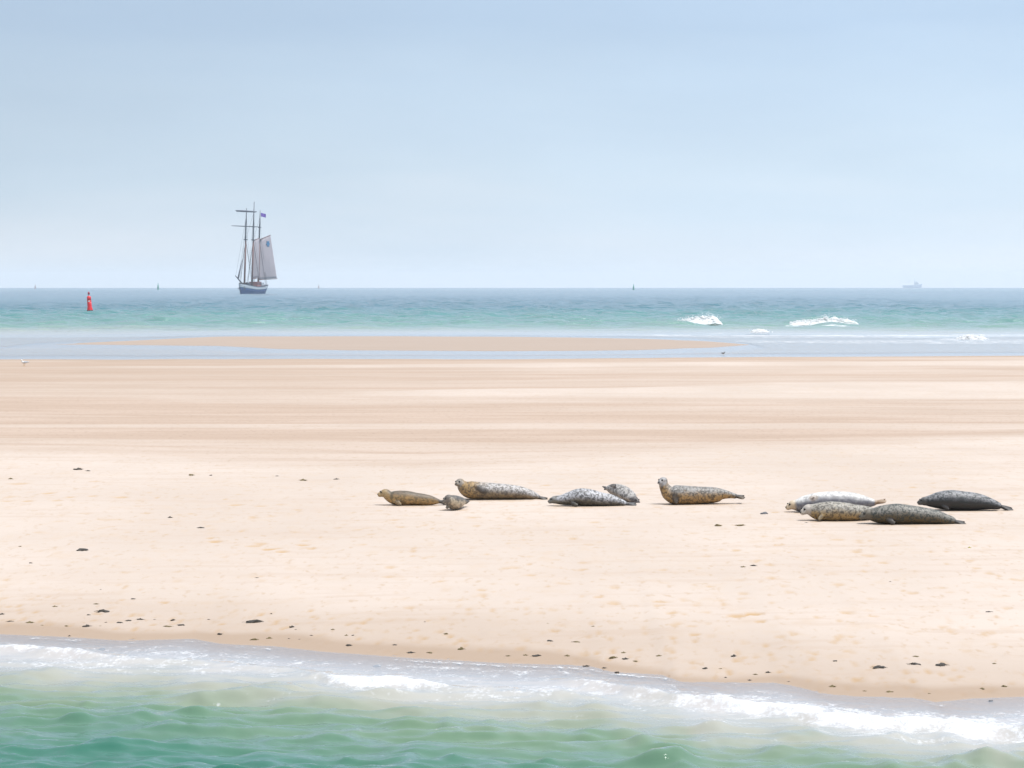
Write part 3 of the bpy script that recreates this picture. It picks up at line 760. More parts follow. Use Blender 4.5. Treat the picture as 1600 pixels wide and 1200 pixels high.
seal('rounded grey seal seen end-on behind the flat grey speckled seal', (970, 782),
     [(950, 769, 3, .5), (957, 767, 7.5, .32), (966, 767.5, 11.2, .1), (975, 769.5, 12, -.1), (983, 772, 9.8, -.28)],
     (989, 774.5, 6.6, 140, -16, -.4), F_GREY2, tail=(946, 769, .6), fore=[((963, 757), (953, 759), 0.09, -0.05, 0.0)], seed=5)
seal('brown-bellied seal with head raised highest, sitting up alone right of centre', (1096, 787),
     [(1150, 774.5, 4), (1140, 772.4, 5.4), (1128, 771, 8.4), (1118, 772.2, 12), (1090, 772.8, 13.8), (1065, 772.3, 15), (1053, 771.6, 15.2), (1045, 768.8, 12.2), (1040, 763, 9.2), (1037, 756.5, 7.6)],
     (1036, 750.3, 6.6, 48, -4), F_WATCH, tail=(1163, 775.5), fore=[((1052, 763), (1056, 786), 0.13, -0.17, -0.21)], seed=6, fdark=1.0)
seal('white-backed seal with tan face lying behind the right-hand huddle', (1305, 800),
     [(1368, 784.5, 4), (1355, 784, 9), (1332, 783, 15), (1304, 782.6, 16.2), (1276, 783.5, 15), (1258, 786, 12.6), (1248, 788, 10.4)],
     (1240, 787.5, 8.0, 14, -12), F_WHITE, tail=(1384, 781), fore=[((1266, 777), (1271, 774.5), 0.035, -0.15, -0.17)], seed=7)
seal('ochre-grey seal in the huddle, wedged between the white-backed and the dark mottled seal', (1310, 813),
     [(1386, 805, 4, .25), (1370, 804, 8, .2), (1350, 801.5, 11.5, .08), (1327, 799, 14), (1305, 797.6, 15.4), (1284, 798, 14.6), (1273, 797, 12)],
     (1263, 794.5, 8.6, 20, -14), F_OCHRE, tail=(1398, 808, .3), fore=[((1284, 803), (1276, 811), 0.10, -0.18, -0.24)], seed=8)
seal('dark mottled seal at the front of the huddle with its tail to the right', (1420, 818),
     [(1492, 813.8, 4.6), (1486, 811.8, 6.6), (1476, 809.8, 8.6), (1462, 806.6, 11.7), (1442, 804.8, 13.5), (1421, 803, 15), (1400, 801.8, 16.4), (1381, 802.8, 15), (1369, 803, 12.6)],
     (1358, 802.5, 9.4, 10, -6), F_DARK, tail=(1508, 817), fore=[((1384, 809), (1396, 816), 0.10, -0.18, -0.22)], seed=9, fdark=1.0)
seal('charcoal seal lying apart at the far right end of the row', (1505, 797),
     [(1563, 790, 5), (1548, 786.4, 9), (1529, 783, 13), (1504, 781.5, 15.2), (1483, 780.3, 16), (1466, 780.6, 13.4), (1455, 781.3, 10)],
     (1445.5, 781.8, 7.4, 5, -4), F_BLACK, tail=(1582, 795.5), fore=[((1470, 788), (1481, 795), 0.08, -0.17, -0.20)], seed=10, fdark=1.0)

# ------------------------------------------------------------------ wrack and stones on the beach
def kelp_mat(name, c):
    return paint(name, c, 0.6, 0.5, 25.0, 0.01)
M_WRACK = kelp_mat('dark_wrack', (0.030, 0.022, 0.014))
M_OLIVE = kelp_mat('olive_wrack', (0.13, 0.095, 0.03))
M_STONE = kelp_mat('wet_stone', (0.10, 0.10, 0.11))
M_PALEW = kelp_mat('yellow_wrack', (0.34, 0.30, 0.05))

def clump_mesh(seed, stone=False):
    r = random.Random(seed)
    bm = bmesh.new()
    bmesh.ops.create_icosphere(bm, subdivisions=2, radius=1.0)
    ph = [r.uniform(0, 6) for _ in range(6)]
    for v in bm.verts:
        c = v.co
        k = 1 + 0.28 * math.sin(3 * c.x + ph[0]) * math.sin(2.7 * c.y + ph[1]) + 0.22 * math.sin(5 * c.z + ph[2]) * math.cos(4.4 * c.x + ph[3])
        if not stone: k += r.uniform(-.22, .28)
        v.co = Vector((c.x * 0.5 * k, c.y * 0.5 * k, max(c.z * 0.30 * k, -0.05) + 0.03))
    if not stone:                      # torn fronds straggling out of the heap
        for i in range(9):
            a = r.uniform(0, 6.28); ln = r.uniform(.35, .75); w = r.uniform(.03, .07)
            p = Vector((math.cos(a) * .25, math.sin(a) * .25, .10)); d = Vector((math.cos(a), math.sin(a), 0.1)); side = Vector((-d.y, d.x, 0))
            prev = None
            for k in range(5):
                u = k / 4
                q = p + d * ln * u * .8 + side * .1 * math.sin(u * 5 + ph[i % 6]) + Vector((0, 0, .12 * math.sin(u * 3.1) - .10 * u))
                ww = w * (1 - .6 * u)
                pair = (bm.verts.new(q - side * ww), bm.verts.new(q + side * ww + Vector((0, 0, .04))))
                if prev: bm.faces.new((prev[0], prev[1], pair[1], pair[0]))
                prev = pair
    m = bpy.data.meshes.new('clump'); bm.to_mesh(m); bm.free()
    return m
CL = {}
def clump(kind, seed):
    key = (kind, seed % 6)
    if key not in CL:
        m = clump_mesh(seed % 6 + (50 if kind == 'stone' else 0), kind == 'stone')
        m.materials.append({'dark': M_WRACK, 'olive': M_OLIVE, 'stone': M_STONE, 'yellow': M_PALEW}[kind])
        if kind == 'stone': m.polygons.foreach_set('use_smooth', np.ones(len(m.polygons), dtype=bool))
        CL[key] = m
    return CL[key]

W, U = 'waterline', 'upper'
MARKS = {W: [((162, 956), 'the long dark clump at lower left'), ((395, 972), 'the longest dark clump'), ((642, 1020), 'the thick clump left of centre'),
             ((837, 1025), 'the flat centre waterline clump'), ((1146, 1026), 'the clump below the huddled seals'), ((1374, 1043), 'the first long clump at lower right'),
             ((1470, 1040), 'the last long clump at lower right')],
         U: [((122, 734), 'the dark clump on the far crest'), ((129, 860), 'the dark oblong clump at far left'), ((314, 825), 'the clump straight below the ship'), ((1193, 803), 'the dark stone beside the seals'),
             ((1177, 884), 'the close pair at mid beach')]}
ORD = ['nearest', 'second', 'third', 'fourth', 'fifth', 'sixth', 'seventh', 'eighth', 'ninth', 'tenth', 'eleventh', 'twelfth']
def scrap_labels(items):
    """where each unnamed scrap lies, counted outwards from the nearest clump that stands out"""
    out, buckets = {}, {}
    for i, (px, py, w, kind, lab) in enumerate(items):
        if lab: continue
        zone = W if py > np.interp(px, [p[0] for p in WL_PX], [p[1] for p in WL_PX]) - 70 else U
        (mx_, my_), nm = min(MARKS[zone], key=lambda m: (m[0][0] - px) ** 2 + (2 * (m[0][1] - py)) ** 2)
        side = 'right' if px > mx_ else 'left'
        buckets.setdefault((kind, nm, side), []).append((abs(px - mx_), i))
    for (kind, nm, side), L in buckets.items():
        for k, (_, i) in enumerate(sorted(L)):
            out[i] = '%s small %s seaweed scrap %s of %s' % (ORD[k], 'dark' if kind == 'dark' else 'olive', side, nm)
    return out
DEB = [  # px, py, width px, kind, own label
 (162, 956, 22, 'dark', 'long dark seaweed clump above the waterline, left of the longest clump'), (395, 972, 26, 'dark', 'longest flat dark seaweed clump lying just above the waterline'),
 (129, 860, 18, 'dark', 'dark oblong seaweed clump alone on pale sand at far left'), (314, 825, 10, 'dark', 'small dark clump on pale sand straight below the ship'),
 (122, 734, 15, 'dark', 'dark seaweed clump on the far crest of the beach at left'), (402, 903, 7, 'dark', None),
 (1193, 803, 15, 'stone', 'dark stone on the sand just left of the huddled seals'), (1123, 822, 11, 'olive', 'left of two small brown clumps below the upright seal'),
 (1157, 821, 16, 'olive', 'right of two small brown clumps below the upright seal'), (1177, 884, 9, 'dark', 'dark clump at mid beach, right one of a close pair'),
 (1161, 886, 8, 'olive', 'brownish clump at mid beach, left one of a close pair'), (1544, 956, 12, 'dark', 'single dark clump on pale sand near the right edge'),
 (1515, 856, 6, 'yellow', 'tiny yellow-green scrap on the sand below the huddled seals'), (160, 1015, 12, 'stone', 'grey stone washed by foam at the left waterline'),
 (1548, 1096, 9, 'stone', 'dark stone at the very edge of the water at right'), (589, 1042, 16, 'stone', 'flat grey stone awash in the thin foam left of centre'),
 (1374, 1043, 20, 'dark', 'leftmost of three long dark clumps on the sand near the right waterline'), (1430, 1038, 20, 'dark', 'middle of three long dark clumps on the sand near the right waterline'),
 (1470, 1040, 20, 'dark', 'rightmost of three long dark clumps on the sand near the right waterline'), (837, 1025, 15, 'dark', 'flat dark clump on the waterline at the centre of the photo'),
 (859, 1002, 10, 'dark', 'round black clump on the slope just above the centre waterline'), (397, 1000, 11, 'olive', 'greenish clump below the longest dark clump at the waterline'),
 (3, 960, 8, 'dark', None), (17, 971, 12, 'dark', None), (135, 979, 14, 'dark', None), (139, 961, 6, 'dark', None), (187, 973, 12, 'dark', None), (201, 970, 9, 'dark', None), (219, 968, 12, 'dark', None),
 (241, 968, 5, 'dark', None), (270, 969, 8, 'dark', None), (263, 979, 14, 'olive', None), (283, 977, 13, 'dark', None), (326, 968, 5, 'dark', None), (456, 980, 8, 'dark', None), (463, 984, 5, 'dark', None),
 (420, 998, 10, 'olive', None), (344, 991, 8, 'dark', None), (208, 936, 8, 'dark', None), (150, 944, 8, 'olive', None), (86, 948, 8, 'olive', None), (157, 921, 4, 'dark', None), (424, 959, 4, 'dark', None),
 (452, 998, 4, 'dark', None), (468, 999, 4, 'dark', None), (486, 993, 5, 'dark', None), (520, 984, 6, 'olive', None), (497, 978, 4, 'dark', None), (108, 994, 5, 'dark', None), (165, 973, 5, 'dark', None),
 (157, 978, 4, 'olive', None), (66, 977, 5, 'olive', None), (47, 973, 12, 'olive', None), (103, 978, 6, 'olive', None), (541, 993, 6, 'olive', None), (551, 993, 5, 'dark', None), (545, 1009, 10, 'dark', None),
 (617, 1008, 7, 'dark', None), (642, 1020, 12, 'dark', 'thick dark clump at the waterline left of centre'), (672, 1020, 9, 'olive', None), (720, 1015, 11, 'olive', None), (696, 991, 8, 'olive', None), (664, 972, 5, 'dark', None), (794, 1025, 8, 'olive', None),
 (821, 1024, 8, 'olive', None), (901, 1003, 14, 'olive', None), (887, 1025, 8, 'olive', None), (926, 979, 6, 'olive', None), (856, 974, 4, 'olive', None), (958, 1028, 11, 'olive', None), (977, 1030, 11, 'dark', None),
 (993, 1033, 7, 'olive', None), (974, 1020, 8, 'olive', None), (945, 1044, 7, 'dark', None), (964, 1051, 8, 'dark', None), (1030, 1025, 8, 'olive', None), (916, 1041, 12, 'dark', None), (1047, 1056, 4, 'dark', None),
 (1146, 1026, 10, 'dark', 'dark clump above the waterline straight below the huddled seals'), (1101, 1045, 9, 'dark', None), (1126, 1045, 6, 'olive', None), (1180, 1054, 7, 'olive', None), (1200, 1051, 8, 'dark', None), (1171, 1063, 7, 'dark', None), (1134, 1059, 5, 'dark', None),
 (1232, 1065, 5, 'dark', None), (1305, 1033, 8, 'dark', None), (1431, 1026, 9, 'olive', None), (1390, 1081, 12, 'olive', None), (1553, 1037, 7, 'olive', None), (1535, 1076, 7, 'olive', None), (1570, 1073, 9, 'olive', None),
 (1452, 1084, 5, 'olive', None), (1351, 1080, 6, 'olive', None), (1301, 1073, 10, 'olive', None), (138, 736, 8, 'dark', None), (16, 749, 9, 'olive', None), (329, 743, 5, 'dark', None), (299, 743, 9, 'olive', None),
 (433, 744, 5, 'dark', None), (474, 751, 11, 'olive', None), (525, 749, 8, 'dark', None), (266, 809, 8, 'dark', None), (31, 854, 5, 'olive', None), (48, 880, 6, 'dark', None), (1260, 817, 5, 'dark', None), (1391, 909, 4, 'dark', None)]
SCRAP = scrap_labels(DEB)
for i, (px, py, w, kind, lab) in enumerate(DEB):
    x, y, z = ground(px, py)
    s = y / F
    nm = 'stone' if kind == 'stone' else 'seaweed_clump'
    o = link(nm, clump(kind, i))
    o.location = (x, y, z - (0.0 if kind == 'stone' else 0.004))
    sc = w * s * 0.88
    o.scale = (sc, sc * rnd.uniform(.6, 1.1), sc * (rnd.uniform(.42, .65) if w > 11 else rnd.uniform(.7, 1.1)) * (1.3 if kind == 'stone' else 1))
    o.rotation_euler = (0, 0, rnd.uniform(-.5, .5) + (math.pi if rnd.random() < .5 else 0))
    cat = 'stone' if kind == 'stone' else 'seaweed'
    if lab: tag(o, lab, cat, 'larger clumps and stones on the beach')
    else: tag(o, SCRAP[i], cat, 'small seaweed scraps strewn on the beach')

# ------------------------------------------------------------------ gull and wading bird on the far flat
M_GULL = paint('gull_white', (0.78, 0.78, 0.77), 0.6, 0.06, 20)
M_GWING = paint('gull_grey', (0.42, 0.45, 0.48), 0.6, 0.1, 20)
M_BILL = paint('gull_bill', (0.6, 0.35, 0.04), 0.5, 0.1, 30)
M_DBIRD = paint('dark_plumage', (0.06, 0.055, 0.05), 0.6, 0.2, 20)
def bird(px, py, label, bodym, wingm, size, rz):
    x, y, z = ground(px, py); z = max(z, 0.015)
    t = empty('bird', (x, y, z), rz); tag(t, label, 'bird')
    mb = MB()
    P = catmull(np.array([(-.26, 0, .20, .012, .008), (-.16, 0, .19, .045, .035), (-.02, 0, .185, .075, .07), (.10, 0, .20, .06, .06), (.155, 0, .25, .034, .036), (.175, 0, .30, .036, .036), (.215, 0, .305, .018, .018)]) * size, 4)
    loft(mb, P, None, 12); mb.build('body', bodym, t, True)
    for k in (-1, 1):
        w = MB(); Pw = catmull(np.array([(.10, .055 * k, .215, .012, .035), (.0, .078 * k, .205, .012, .05), (-.15, .06 * k, .205, .010, .035), (-.32, .02 * k, .20, .006, .010)]) * size, 3)
        loft(w, Pw, None, 8); w.build('wing', wingm, t, True)
        g = MB(); g.tube([(v[0] * size, v[1] * size, v[2] * size) for v in ((.0, .03 * k, .14), (.01, .03 * k, .0))], .006 * size, 6); g.box((-.02 * size, (.03 * k - .018) * size, 0), (.045 * size, (.03 * k + .018) * size, .006 * size)); g.build('leg', M_BILL, t)
    b = MB(); b.tube([(.215 * size, 0, .302 * size), (.27 * size, 0, .292 * size)], [.011 * size, .003 * size], 6); b.build('bill', M_BILL, t)
bird(38, 572, 'white gull standing alone on the far wet sand at left', M_GULL, M_GWING, 1.0, math.pi + 0.9)
bird(1130, 556, 'tiny dark wading bird at the edge of the far tidal channel', M_DBIRD, M_DBIRD, 0.55, 0.3)

# ------------------------------------------------------------------ buoys
M_RED = paint('buoy_red', (0.72, 0.012, 0.022), 0.4, 0.12, 1.5)
M_REDD = paint('buoy_dark_red', (0.34, 0.012, 0.04), 0.5, 0.15, 2)
M_FOUL = paint('buoy_waterline', (0.035, 0.02, 0.025), 0.6, 0.2, 3)
M_BWHITE = paint('buoy_white', (0.80, 0.76, 0.75), 0.5, 0.06, 3)
M_GREEN = paint('buoy_green', (0.04, 0.27, 0.20), 0.6, 0.12, 1.5)
M_RUST = paint('buoy_rust', (0.30, 0.20, 0.20), 0.7, 0.15, 1.5)

def sea_at(px, dist):
    dx, dy, _ = ray(px, 450)
    x = dx / dy * dist
    return x, dist, float(curve_z(x, dist))

x, y, z = sea_at(140.5, 442.0)
rb = empty('navigation_buoy', (x, y, z)); rb.rotation_euler = (math.radians(-1), math.radians(-4.5), 0)
tag(rb, 'bright red channel buoy standing in the sea at left, the nearest of the buoys', 'buoy')
b = MB(); b.lathe([(0.2, -1.0), (.48, -.6), (.50, -.05), (.50, .16), (.47, .22)], 24); b.build('float', M_FOUL, rb, True)
b = MB(); b.lathe([(.46, .20), (.455, .28), (.36, .75), (.335, 1.2), (.33, 1.55)], 24); b.build('body', M_RED, rb, True)
b = MB(); b.lathe([(.333, 1.555), (.333, 1.75)], 24); b.build('marking_band', M_RED, rb, True)
for dx in (-.13, .03):
    q = MB(); q.box((dx, -.348, 1.57), (dx + .11, -.300, 1.74)); q.build('painted_mark', M_BWHITE, rb)
b = MB(); b.lathe([(.33, 1.755), (.325, 2.25), (.25, 2.42), (.08, 2.48)], 24); b.build('tower', M_RED, rb, True)
b = MB(); b.tube([(0, 0, 2.4), (.02, 0, 2.75)], .045, 8); b.build('pole', M_REDD, rb, True)
b = MB(); b.lathe([(.02, 2.68), (.16, 2.69), (.16, 3.02), (.14, 3.05), (.05, 3.07), (.05, 3.16)], 18, (.02, 0, 0)); b.build('topmark', M_REDD, rb, True)

def far_buoy(px, dist, h, mat, label):
    x, y, z = sea_at(px, dist)
    t = empty('navigation_buoy', (x, y, z)); tag(t, label, 'buoy', 'far buoys on the horizon')
    b = MB(); b.lathe([(.10 * h, -.1 * h), (.17 * h, .0), (.17 * h, .12 * h), (.15 * h, .15 * h)], 14); b.build('float', mat, t, True)
    b = MB(); b.lathe([(.145 * h, .15 * h), (.10 * h, .45 * h), (.075 * h, .72 * h), (.03 * h, .75 * h)], 14); b.build('tower', mat, t, True)
    b = MB(); b.tube([(0, 0, .74 * h), (0, 0, .88 * h)], .016 * h, 6); b.build('pole', mat, t, True)
    b = MB(); b.lathe([(.065 * h, .85 * h), (.004 * h, 1.0 * h)], 12); b.build('topmark', mat, t, True)
far_buoy(55, 3600, 6.4, M_RUST, 'faint reddish buoy on the horizon at the far left edge')
far_buoy(247, 2700, 6.6, M_GREEN, 'green buoy on the horizon between the red buoy and the ship')
far_buoy(498, 3900, 5.8, M_RUST, 'faint thin buoy on the horizon just right of the ship')
far_buoy(990, 2500, 5.6, M_GREEN, 'green buoy on the horizon right of centre')

# ------------------------------------------------------------------ breaking waves offshore
def foam_mat():
    m, n, l = new_mat('sea_foam')
    t = n.new('ShaderNodeTexCoord').outputs['Object']
    f = noise(n, l, t, 3.0, 6, 0.7)
    d = n.new('ShaderNodeBsdfDiffuse'); fc = mixc(n, l, f, (0.84, 0.85, 0.86), (0.90, 0.90, 0.90)); l.new(fc, d.inputs['Color'])
    tl = n.new('ShaderNodeBsdfTranslucent'); l.new(fc, tl.inputs['Color'])
    ms = n.new('ShaderNodeMixShader'); ms.inputs[0].default_value = 0.4; l.new(d.outputs[0], ms.inputs[1]); l.new(tl.outputs[0], ms.inputs[2])
    o = n.new('ShaderNodeOutputMaterial'); l.new(ms.outputs[0], o.inputs['Surface'])
    return m
M_FOAM = foam_mat()
M_WFACE = paint('wave_face', (0.05, 0.21, 0.17), 0.12, 0.25, 1.0)

def breaker(px0, px1, py, hpx, peak, label, seed, spray=110, shape=None, under=None):
    a = at(px0, py); b = at(px1, py)
    cx, cy = (a[0] + b[0]) / 2, a[1]
    Lh = (b[0] - a[0]) / 2; hh = hpx / F * cy
    t = empty('breaking_wave', (cx, cy, float(curve_z(cx, cy)))); tag(t, label, 'wave', 'white breaking waves offshore')
    r = random.Random(seed)
    shape = shape or [(-1, 0), (-.7, .5), (-.2, .8), (.2, .7), (.6, .55), (1, 0)]; under = under or [(-1, 0), (1, 0)]
    prof = lambda u: float(np.interp(u, [p[0] for p in shape], [p[1] for p in shape]))
    vmin = lambda u: float(np.interp(u, [p[0] for p in under], [p[1] for p in under]))
    # glassy back and shoulders of the wave
    mb = MB(); rings = []
    for i in range(41):
        u = -1.25 + 2.5 * i / 40; h = hh * 0.5 * max(0.0, 1 - abs(u / 1.25) ** 2) * (0.6 + .4 * math.exp(-((u - peak) / .5) ** 2))
        rings.append([(u * Lh, yy, h * zz - 0.25 + 0.05 * math.sin(3 * u + yy)) for yy, zz in ((-1.5, 0.0), (-.8, .35), (-.35, .85), (-.05, 1.0), (.5, .85), (1.2, .5), (2.4, .15), (3.4, 0.0))])
    mb.rings(rings); mb.build('wave_back', M_WFACE, t, True)
    # tumbling foam: a ragged sloping face, thickened with small clots
    NU, NV = 90, 14; V = []
    for j in range(NV + 1):
        for i in range(NU + 1):
            u = -1 + 2 * i / NU; v = vmin(u) + (1 - vmin(u)) * j / NV
            rag = 0.62 + 0.75 * float(fbm(u * Lh * 1.6 + seed * 9, seed + v * 1.5, 50, 4))
            h = hh * prof(u) * rag
            foot = 1.9 * (0.6 + 0.6 * float(fbm(u * Lh * 1.1, seed * 3.1, 51, 3)))
            V.append((u * Lh + 0.25 * v, -foot * (1 - v) - 0.1 + 0.3 * float(fbm(u * Lh * 3, v * 4, 52, 2)), h * v ** 0.85 + 0.12 * (float(fbm(u * Lh * 4, v * 5 + 3, 53, 3)) - 0.5) * (1 - v) - 0.05))
    for i in range(NU + 1):                 # the lip rolls over and falls behind
        p = V[NV * (NU + 1) + i]; V.append((p[0], p[1] + 0.5, p[2] * 0.55 - 0.05))
    for i in range(NU + 1):
        p = V[NV * (NU + 1) + i]; V.append((p[0], p[1] + 1.2, -0.3))
    fs = [(j * (NU + 1) + i, j * (NU + 1) + i + 1, (j + 1) * (NU + 1) + i + 1, (j + 1) * (NU + 1) + i) for j in range(NV + 2) for i in range(NU)]
    f = MB(); f.add(V, fs)
    def clot(c, rad):
        vs = []
        for i in range(1, 5):
            aa = math.pi * i / 5
            for k in range(7):
                bb = 2 * math.pi * k / 7; q = rad * r.uniform(.8, 1.2)
                vs.append((c[0] + q * 1.7 * math.sin(aa) * math.cos(bb), c[1] + q * math.sin(aa) * math.sin(bb), c[2] + q * .7 * math.cos(aa)))
        f.rings([vs[j * 7:(j + 1) * 7] for j in range(4)])
    for i in range(160):
        u = r.uniform(-1, 1); h = hh * prof(u); v = r.random() ** .6
        clot((u * Lh, -1.3 * (1 - v) - .1 + r.gauss(0, .1), v * h), r.uniform(.04, .11) * (.4 + .8 * prof(u)))
    f.build('foam', M_FOAM, t, True)
    sp = MB(); f = sp
    for i in range(spray):
        u = r.uniform(-.8, .98); h = hh * prof(u)
        clot((u * Lh + r.gauss(.15, .25), r.gauss(0, .3), h * (1.0 + abs(r.gauss(0, .22)))), r.uniform(.010, .035))
    o = sp.build('spray', M_FOAM, t, True); o['kind'] = 'stuff'
breaker(1050, 1126, 506, 16, .35, 'shorter white breaking wave offshore, left of the longer one', 1, 150,
        [(-1, .08), (-.8, .38), (-.4, .55), (0, .70), (.35, .82), (.6, .85), (.78, .58), (.9, .28), (1, 0)], [(-1, 0), (.5, 0), (1, .3)])
breaker(1230, 1338, 507, 13, .1, 'longer white breaking wave offshore at right', 2, 170,
        [(-1, .05), (-.9, .35), (-.7, .5), (-.45, .55), (-.2, .62), (0, .85), (.15, .95), (.35, .8), (.55, .72), (.75, .6), (.92, .4), (1, .1)],
        [(-1, 0), (-.1, 0), (.2, .3), (.5, .5), (1, .6)])
breaker(1172, 1200, 519, 6, -.2, 'small white breaker between and nearer than the two big breaking waves', 3, 30)
breaker(1492, 1542, 530, 8, .1, 'low broken white breaker at the shore near the right edge', 4, 50)

# ------------------------------------------------------------------ the sailing ship
M_HULL = paint('hull_navy', (0.004, 0.045, 0.14), 0.9, 0.15, 0.5)
M_WHITE = paint('hull_white', (0.46, 0.49, 0.53), 0.6, 0.08, 0.6)
M_SPAR = paint('varnished_spar', (0.13, 0.055, 0.05), 0.5, 0.2, 1.0)
M_DARKSPAR = paint('dark_spar', (0.035, 0.04, 0.06), 0.5, 0.2, 1.0)
M_ROPE = paint('tarred_rope', (0.05, 0.05, 0.06), 0.8, 0.1, 1.0)
M_SAIL = paint('greyish_sail', (0.33, 0.295, 0.32), 0.9, 0.10, 0.25)
M_FURL = paint('furled_canvas', (0.09, 0.10, 0.13), 0.8, 0.2, 1.0)
M_EMB = paint('sail_emblem', (0.03, 0.16, 0.32), 0.7, 0.05, 1.0)
M_FLAG = paint('flag_violet', (0.16, 0.07, 0.42), 0.7, 0.05, 1.0)
M_DECK = paint('deck_wood', (0.20, 0.14, 0.09), 0.7, 0.15, 1.5)
M_CAB = paint('cabin', (0.30, 0.10, 0.10), 0.6, 0.1, 1.0)

D = 1360.0
px_c, py_, pz_ = sea_at(393.5, D)
fwd = Vector((-.186, -.983, 0)).normalized()
ship = empty('sailing_ship', (px_c, D, pz_), math.atan2(fwd.y, fwd.x))
tag(ship, 'three-masted sailing ship with navy hull and grey gaff sails under way at left', 'ship')

def hull_section(u):
    """half breadth at deck, at waterline, deck height, keel for u in -1 (stern) .. 1 (bow)"""
    bow = max(0.0, (u - .35) / .65); st = max(0.0, (-u - .6) / .4)
    bd = 3.6 * (1 - bow ** 2.2 * .97) * (1 - .22 * st)
    bw = 3.3 * (1 - bow ** 1.6 * .99) * (1 - .75 * st ** 1.5)
    dk = 3.3 + 1.7 * max(0, u) ** 2 + 0.9 * min(0, u) ** 2
    return bd, bw, dk
NS = 25
def strip(lo_f, hi_f, name, mat, inset=0.0, parent=ship):
    mb = MB(); rings = []
    for i in range(NS):
        u = -1 + 2 * i / (NS - 1); bd, bw, dk = hull_section(u)
        X = u * 18.0 + (max(0, u) ** 3) * 1.2
        pts = []
        for t in np.linspace(lo_f, hi_f, 5):
            zz = -1.0 + t * (dk + 1.0); k = max(0.0, min(1.0, (zz + 1) / (dk + 1)))
            hb = bw * .8 + (bd - bw * .8) * k ** .6 + inset
            xo = X + (0.9 * k if u > .9 else 0) - (1.3 * k if u < -.9 else 0)
            pts.append((xo, hb, zz))
        ring = [(p[0], p[1], p[2]) for p in pts] + [(p[0], -p[1], p[2]) for p in reversed(pts)]
        rings.append(ring)
    mb.rings(rings); return mb.build(name, mat, parent, True)
strip(0.0, .70, 'hull', M_HULL)
strip(.702, .97, 'bulwark', M_WHITE, 0.04)
strip(.972, 1.04, 'rail', M_DARKSPAR, 0.10)
d = MB(); d.box((8, -1.6, 3.6), (12, 1.6, 5.2)); d.box((8.3, -1.7, 5.2), (11.7, 1.7, 5.35)); d.build('fore_cabin', M_DARKSPAR, ship)
d = MB(); d.box((-9.5, -2.0, 3.2), (-2.5, 2.0, 5.6)); d.box((-9.8, -2.2, 5.6), (-2.2, 2.2, 5.8)); cabin = d.build('deck_house', M_CAB, ship)
for i in range(4):
    w = MB(); w.box((-9 + i * 1.7, 2.003, 4.3), (-8.0 + i * 1.7, 2.06, 5.1)); w.build('window', M_DARKSPAR, cabin)
d = MB(); d.box((-16.5, -1.5, 3.4), (-13.2, 1.5, 5.4)); d.build('wheelhouse', M_WHITE, ship)
d = MB(); d.tube([(16, 0, 4.6), (20, 0, 6.0), (28, 0, 8.6)], [.34, .30, .16], 10); d.build('bowsprit', M_DARKSPAR, ship, True)
for k in (-1, 1):
    d = MB(); d.tube([(17.4, 1.1 * k, 4.0), (17.5, 1.4 * k, 2.4)], .16, 6); d.tube([(17.45, 1.4 * k - .7, 2.9), (17.5, 1.45 * k, 2.2), (17.45, 1.4 * k + .7, 2.9)], .14, 6); d.build('anchor', M_DARKSPAR, ship)
for xx, ss in ((14, -1), (12.5, 1)):
    d = MB(); d.lathe([(.25, 0), (.5, .1), (.5, .9), (.3, 1.0)], 10, (xx, 1.2 * ss, 4.6)); d.build('capstan', M_DARKSPAR, ship, True)

RK = math.tan(math.radians(7))
MAST = {'fore': (13.0, 41.0), 'main': (0.0, 44.5), 'mizzen': (-11.0, 40.5)}
def mast_pt(k, h, off=0.0):
    return Vector((MAST[k][0] - (h - 3) * RK + off, 0, h))
for k, (mx_, mh) in MAST.items():
    m_ = MB(); m_.tube([mast_pt(k, 3.2), mast_pt(k, 14), mast_pt(k, 26)], [.46, .44, .36], 10); mo = m_.build('mast', M_SPAR, ship, True)
    m_ = MB(); m_.tube([mast_pt(k, 25.5, .45), mast_pt(k, 34, .45), mast_pt(k, mh, .45)], [.34, .30, .14], 10); m_.build('topmast', M_DARKSPAR, mo, True)
    c_ = MB(); p = mast_pt(k, 26); c_.box((p.x - .7, -.9, 25.9), (p.x + .9, .9, 26.2)); p = mast_pt(k, 32.2); c_.box((p.x - .4, -.7, 32.1), (p.x + .9, .7, 32.4)); c_.build('crosstree', M_DARKSPAR, mo)
    for sgn in (-1, 1):
        for j in range(3):
            r_ = MB(); r_.tube([mast_pt(k, 26), (MAST[k][0] - 1.6 - 1.3 * j, 3.2 * sgn, 4.0)], .05, 5); r_.build('shroud', M_ROPE, ship)
        r_ = MB(); r_.tube([mast_pt(k, 39, .45), mast_pt(k, 26) + Vector((0, .9 * sgn, 0)), (MAST[k][0] - 4.8, 3.3 * sgn, 4.0)], .04, 5); r_.build('backstay', M_ROPE, ship)
# stays
for a, b in ((mast_pt('fore', 38), (27.5, 0, 8.4)), (mast_pt('fore', 31), (23.5, 0, 7.2)), (mast_pt('fore', 26), (19, 0, 5.9)), (mast_pt('main', 40), mast_pt('fore', 26)), (mast_pt('mizzen', 38), mast_pt('main', 26))):
    r_ = MB(); r_.tube([a, b], .045, 5); r_.build('stay', M_ROPE, ship)
# furled headsails on the jib stays
r_ = MB(); a = Vector((23.3, 0, 7.5)); b = mast_pt('fore', 24).lerp(Vector((23.5, 0, 7.2)), .45); r_.tube([a, a.lerp(b, .5), b], [.42, .34, .12], 8); r_.build('furled_jib', M_FURL, ship, True)
